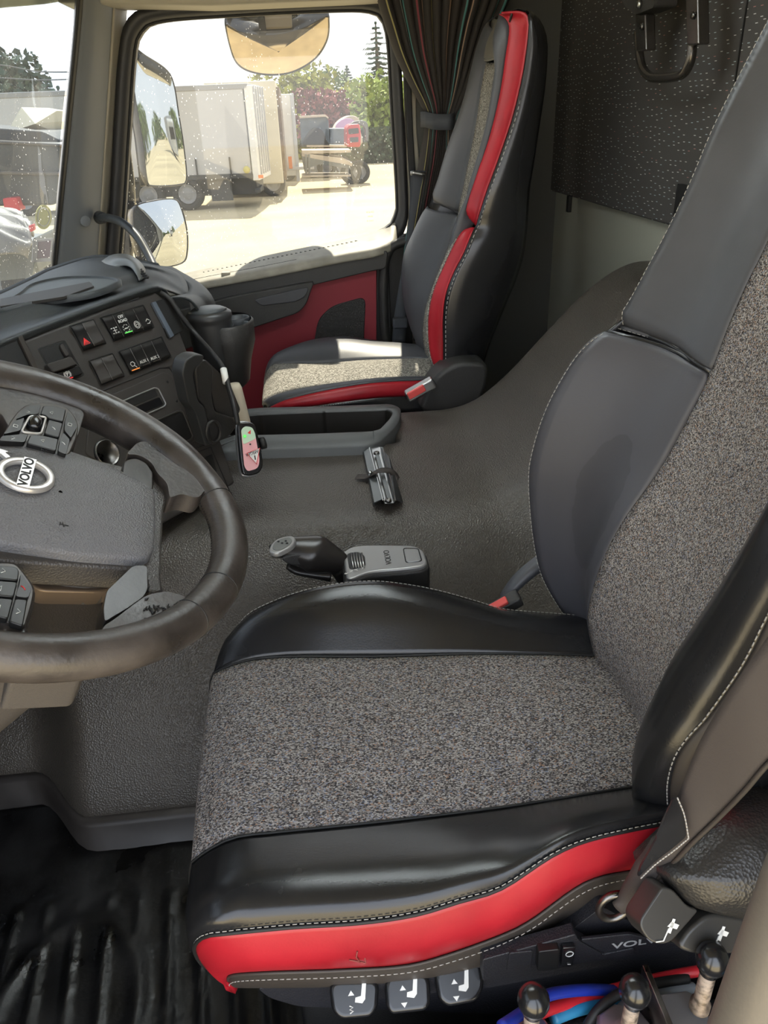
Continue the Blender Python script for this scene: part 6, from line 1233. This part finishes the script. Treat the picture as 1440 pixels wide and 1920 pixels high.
conifer('conifer_tree', V(at_(557, 200, 66)[0], 66, GZ), at_(556, 128, 66), 1.9, 'dark conifer tip just below the kerb mirror', 26, 4, dens=1.4)
for i, (x, y, Y, rx, rz, mt, lb) in enumerate(((560, 205, 60, 3.2, 3.0, 'leaf_yellow', 'yellow green tree right of the box trailers'), (600, 195, 64, 2.6, 3.4, 'leaf_green', 'loose green tree left of the small conifer'), (622, 218, 56, 3.0, 2.0, 'leaf_red', 'dark red leaved tree above the tipper body'), (590, 230, 58, 2.4, 2.2, 'leaf_yellow', 'low yellow bush left of the red leaved tree'), (688, 222, 58, 2.4, 2.6, 'leaf_yellow', 'bright yellow green tree below the tall conifer'), (716, 226, 54, 2.4, 2.8, 'leaf_green2', 'light green tree at the right edge of the side window'), (742, 215, 56, 2.4, 3.2, 'leaf_green2', 'light green tree hidden partly behind the window frame'))):
    leafy('leafy_tree', at_(x, y, Y), rx, 2, rz, mt, 2600, .22, lb, seed=10+i)
hd_ = MB(); rng = np.random.RandomState(9); a0, a1 = at_(640, 265, 50), at_(790, 262, 50)
for i in range(3200): p = a0+(a1-a0)*rng.rand()+V(0, rng.uniform(-.6, .6), 0); p[2] = rng.uniform(GZ, a0[2]+.6); a = nz(rng.normal(size=3)); q = nz(np.cross(a, rng.normal(size=3))); hd_.add([p-a*.16, p+q*.12, p+a*.16, p-q*.12], [(0, 1, 2, 3)])
tag(hd_.build('hedge', M['leaf_dark'], None, smooth=False), 'dark green clipped hedge at the far end of the yard', 'hedge')
# ---- beyond the windshield
t8 = empty('dump_truck', tuple(at_(50, 300, 13)*V(1, 1, 0)+V(0, 0, GZ))); tag(t8, 'black dump truck body heaped with a beige load behind the windshield', 'truck')
prism('dump_body', rnd(pxs([(-150, 262), (118, 268), (112, 345), (106, 385), (-150, 390)], Y=13), .1), (0, -1, 0), 2.2, M['dumpbody'], t8, bevel=.05); prism('body_rim', pxs([(-150, 256), (118, 270), (118, 276), (-150, 264)], Y=12.95), (0, -1, 0), 2.2, M['steel_dark'], t8, bevel=.02)
prism('body_rib', pxs([(-150, 318), (114, 322), (113, 330), (-150, 326)], Y=12.9), (0, -1, 0), .2, M['steel_dark'], t8, bevel=.02)
prism('cab_shade', rnd(pxs([(-150, 230), (80, 246), (112, 262), (110, 272), (-150, 262)], Y=13.3), .05), (0, -1, 0), 1.5, M['chassis'], t8, bevel=.03)
for x in (-40, 40): wheel('wheel', V(at_(x, 400, 13)[0], 12.9, GZ+.5), .5, .3, t8)
lp = [(12, 250), (40, 201), (72, 206), (106, 208), (109, 228), (104, 248), (80, 256), (50, 252)]; q_ = pxs(lp, Y=14.5); mid = on(66, 232, Y=13.7)
mb = MB(); N_ = len(q_); bk_ = [p+V(0, 1.6, 0) for p in q_]; mb.add(q_+[mid]+bk_, [(i, (i+1) % N_, N_) for i in range(N_)]+[(i, (i+1) % N_, N_+1+(i+1) % N_, N_+1+i) for i in range(N_)]); mb.build('beige_load', M['tarp'], t8, smooth=False)
t9 = empty('wrecked_car', tuple(at_(30, 470, 7)*V(1, 1, 0)+V(0, 0, GZ))); tag(t9, 'crumpled pale car wreck low outside the windshield', 'car')
hood = [cmr([on(a, b, Y=y) for a, b, y in r], 24) for r in ([(-120, 372, 7.6), (-20, 388, 7.6), (30, 402, 7.6), (60, 422, 7.5)], [(-120, 395, 7.2), (-20, 405, 7.2), (30, 418, 7.2), (62, 436, 7.1)], [(-120, 430, 6.8), (-20, 436, 6.8), (20, 446, 6.8), (58, 456, 6.8)], [(-120, 470, 6.7), (-20, 476, 6.7), (20, 478, 6.7), (50, 480, 6.8)])]
g_ = grid('crumpled_hood', hood, M['car_white'], t9, m=30, solid=.02); rng = np.random.RandomState(2)
for v_ in g_.data.vertices: v_.co.z += .03*math.sin(v_.co.x*9+v_.co.y*23)+.02*math.sin(v_.co.y*41)
prism('car_body', rnd(pxs([(-120, 470), (50, 476), (66, 440), (70, 470), (60, 520), (-120, 540)], Y=7.0), .05), (0, -1, 0), 1.2, M['chassis2'], t9, bevel=.03)
prism('tail_lamp', pxs([(52, 424), (62, 420), (64, 432), (56, 436)], Y=6.7), (0, -1, 0), .06, M['red_paint'], t9, bevel=.01)
prism('red_tail_flap', rnd(pxs([(4, 372), (30, 370), (38, 396), (8, 394)], Y=12.8), .03), (0, -1, 0), .3, M['red_paint'], t8, bevel=.02)
for i, (x, y, Yv, r) in enumerate(((10, 190, 46, 2.6), (45, 195, 48, 2.2), (-40, 185, 45, 3.0))): leafy('leafy_tree', at_(x, y+10, Yv), r, 2, 2.4, 'conifer', 2200, .22, ['dark tree left above the dump truck', 'dark tree above the beige load', 'dark tree cut by the left edge of the windshield view'][i], seed=30+i, group='trees beyond the windshield')
conifer('conifer_tree', V(at_(84, 200, 40)[0], 40, GZ), at_(85, 150, 40), 2.6, 'dark spreading conifer beside the front pillar', 24, 8, dens=1.6, group='trees beyond the windshield')
conifer('conifer_tree', V(at_(108, 200, 44)[0], 44, GZ), at_(108, 163, 44), .9, 'thin conifer tip touching the front pillar', 20, 9, dens=1.3, group='trees beyond the windshield')
for i, L in enumerate(([(-120, 118), (0, 122), (70, 134), (150, 135)], [(-120, 142), (0, 146), (70, 150), (150, 148)])): o_ = tube('power_line', [on(a, b, Y=30) for a, b in L], .018, M['wire'], None, n=24, seg=6); tag(o_, ['upper sagging power line across the sky', 'lower fainter power line across the sky'][i], 'wire')
# windshield stickers
SK = Plane(on(82, 408, X=-.775), nz(V(-.22, 1, 0)), (0, 0, 1)); 
def wsx(px_, py_):     # point on the windshield just inside the glass
    b = [on(px_, py_, X=x) for x in (-.80,)][0]; return b
cst = wsx(82, 407); SP = Plane(cst, nz(V(.12, .99, 0)), nz(V(.12, 0, 1))); 
st_ = prism('round_sticker', [SP.at(82+15*math.cos(t), 407+23*math.sin(t)) for t in np.linspace(0, 6.28, 33)[:-1]], SP.n, .0015, M['sticker_yellow'], None, bevel=0); tag(st_, 'round yellow inspection sticker on the windshield', 'sticker')
tube('sticker_ring', [SP.at(82+11*math.cos(t), 407+17*math.sin(t), .001) for t in np.linspace(0, 6.28, 33)[:-1]], .0012, M['sticker_pale'], st_, seg=5, closed=True)
prism('sticker_tab', [SP.at(*q, .001) for q in ((62, 450), (102, 446), (98, 490), (60, 492))], SP.n, .001, M['sticker_pale'], None, bevel=0)
o_ = bpy.data.objects['sticker_tab']; o_.name = 'square_sticker'; tag(o_, 'small square pale sticker with purple print below the round one', 'sticker')
prism('sticker_print', [SP.at(*q, .002) for q in ((72, 453), (96, 451), (93, 483), (70, 485))], SP.n, .0006, M['purple'], o_, bevel=0)
# parked trucks further back in the yard (they are what the mirrors show)
for i, (X_, Y_, c_, cc_, lb) in enumerate(((46, 12, 'white_paint', 'canvas', 'white parked truck with a pale grey box, far down the yard'), (60, 15.5, 'steel_blue', 'white_paint', 'blue grey parked truck with a white box, far down the yard'), (40, -9, 'steel_blue', 'chassis2', 'dark parked truck on the far side of the yard'))):
    tk = empty('parked_truck', (X_, Y_, GZ)); tag(tk, lb, 'truck')
    box('cab', (X_, Y_, GZ+1.9), (2, 2.3, 2.3), M[c_], tk, bevel=.15); box('windscreen', (X_-1.02, Y_, GZ+2.3), (.06, 1.9, .8), M['black'], tk, bevel=.05); box('cargo_box', (X_+4, Y_, GZ+2.0), (5.5, 2.4, 2.4), M[cc_], tk, bevel=.05)
    for dx in (0, 3, 5): wheel('wheel', V(X_+dx, Y_-1.0, GZ+.5), .5, .3, tk)
for i, (y_, lb) in enumerate(((-6, 'low green tree at the far end of the yard behind the cab'), (10, 'round green tree behind the white parked truck'), (26, 'green tree at the far corner of the yard'))): leafy('leafy_tree', V(95, y_, .8), 5, 6, 2.6, 'leaf_green', 1800, .4, lb, seed=50+i, group=None)
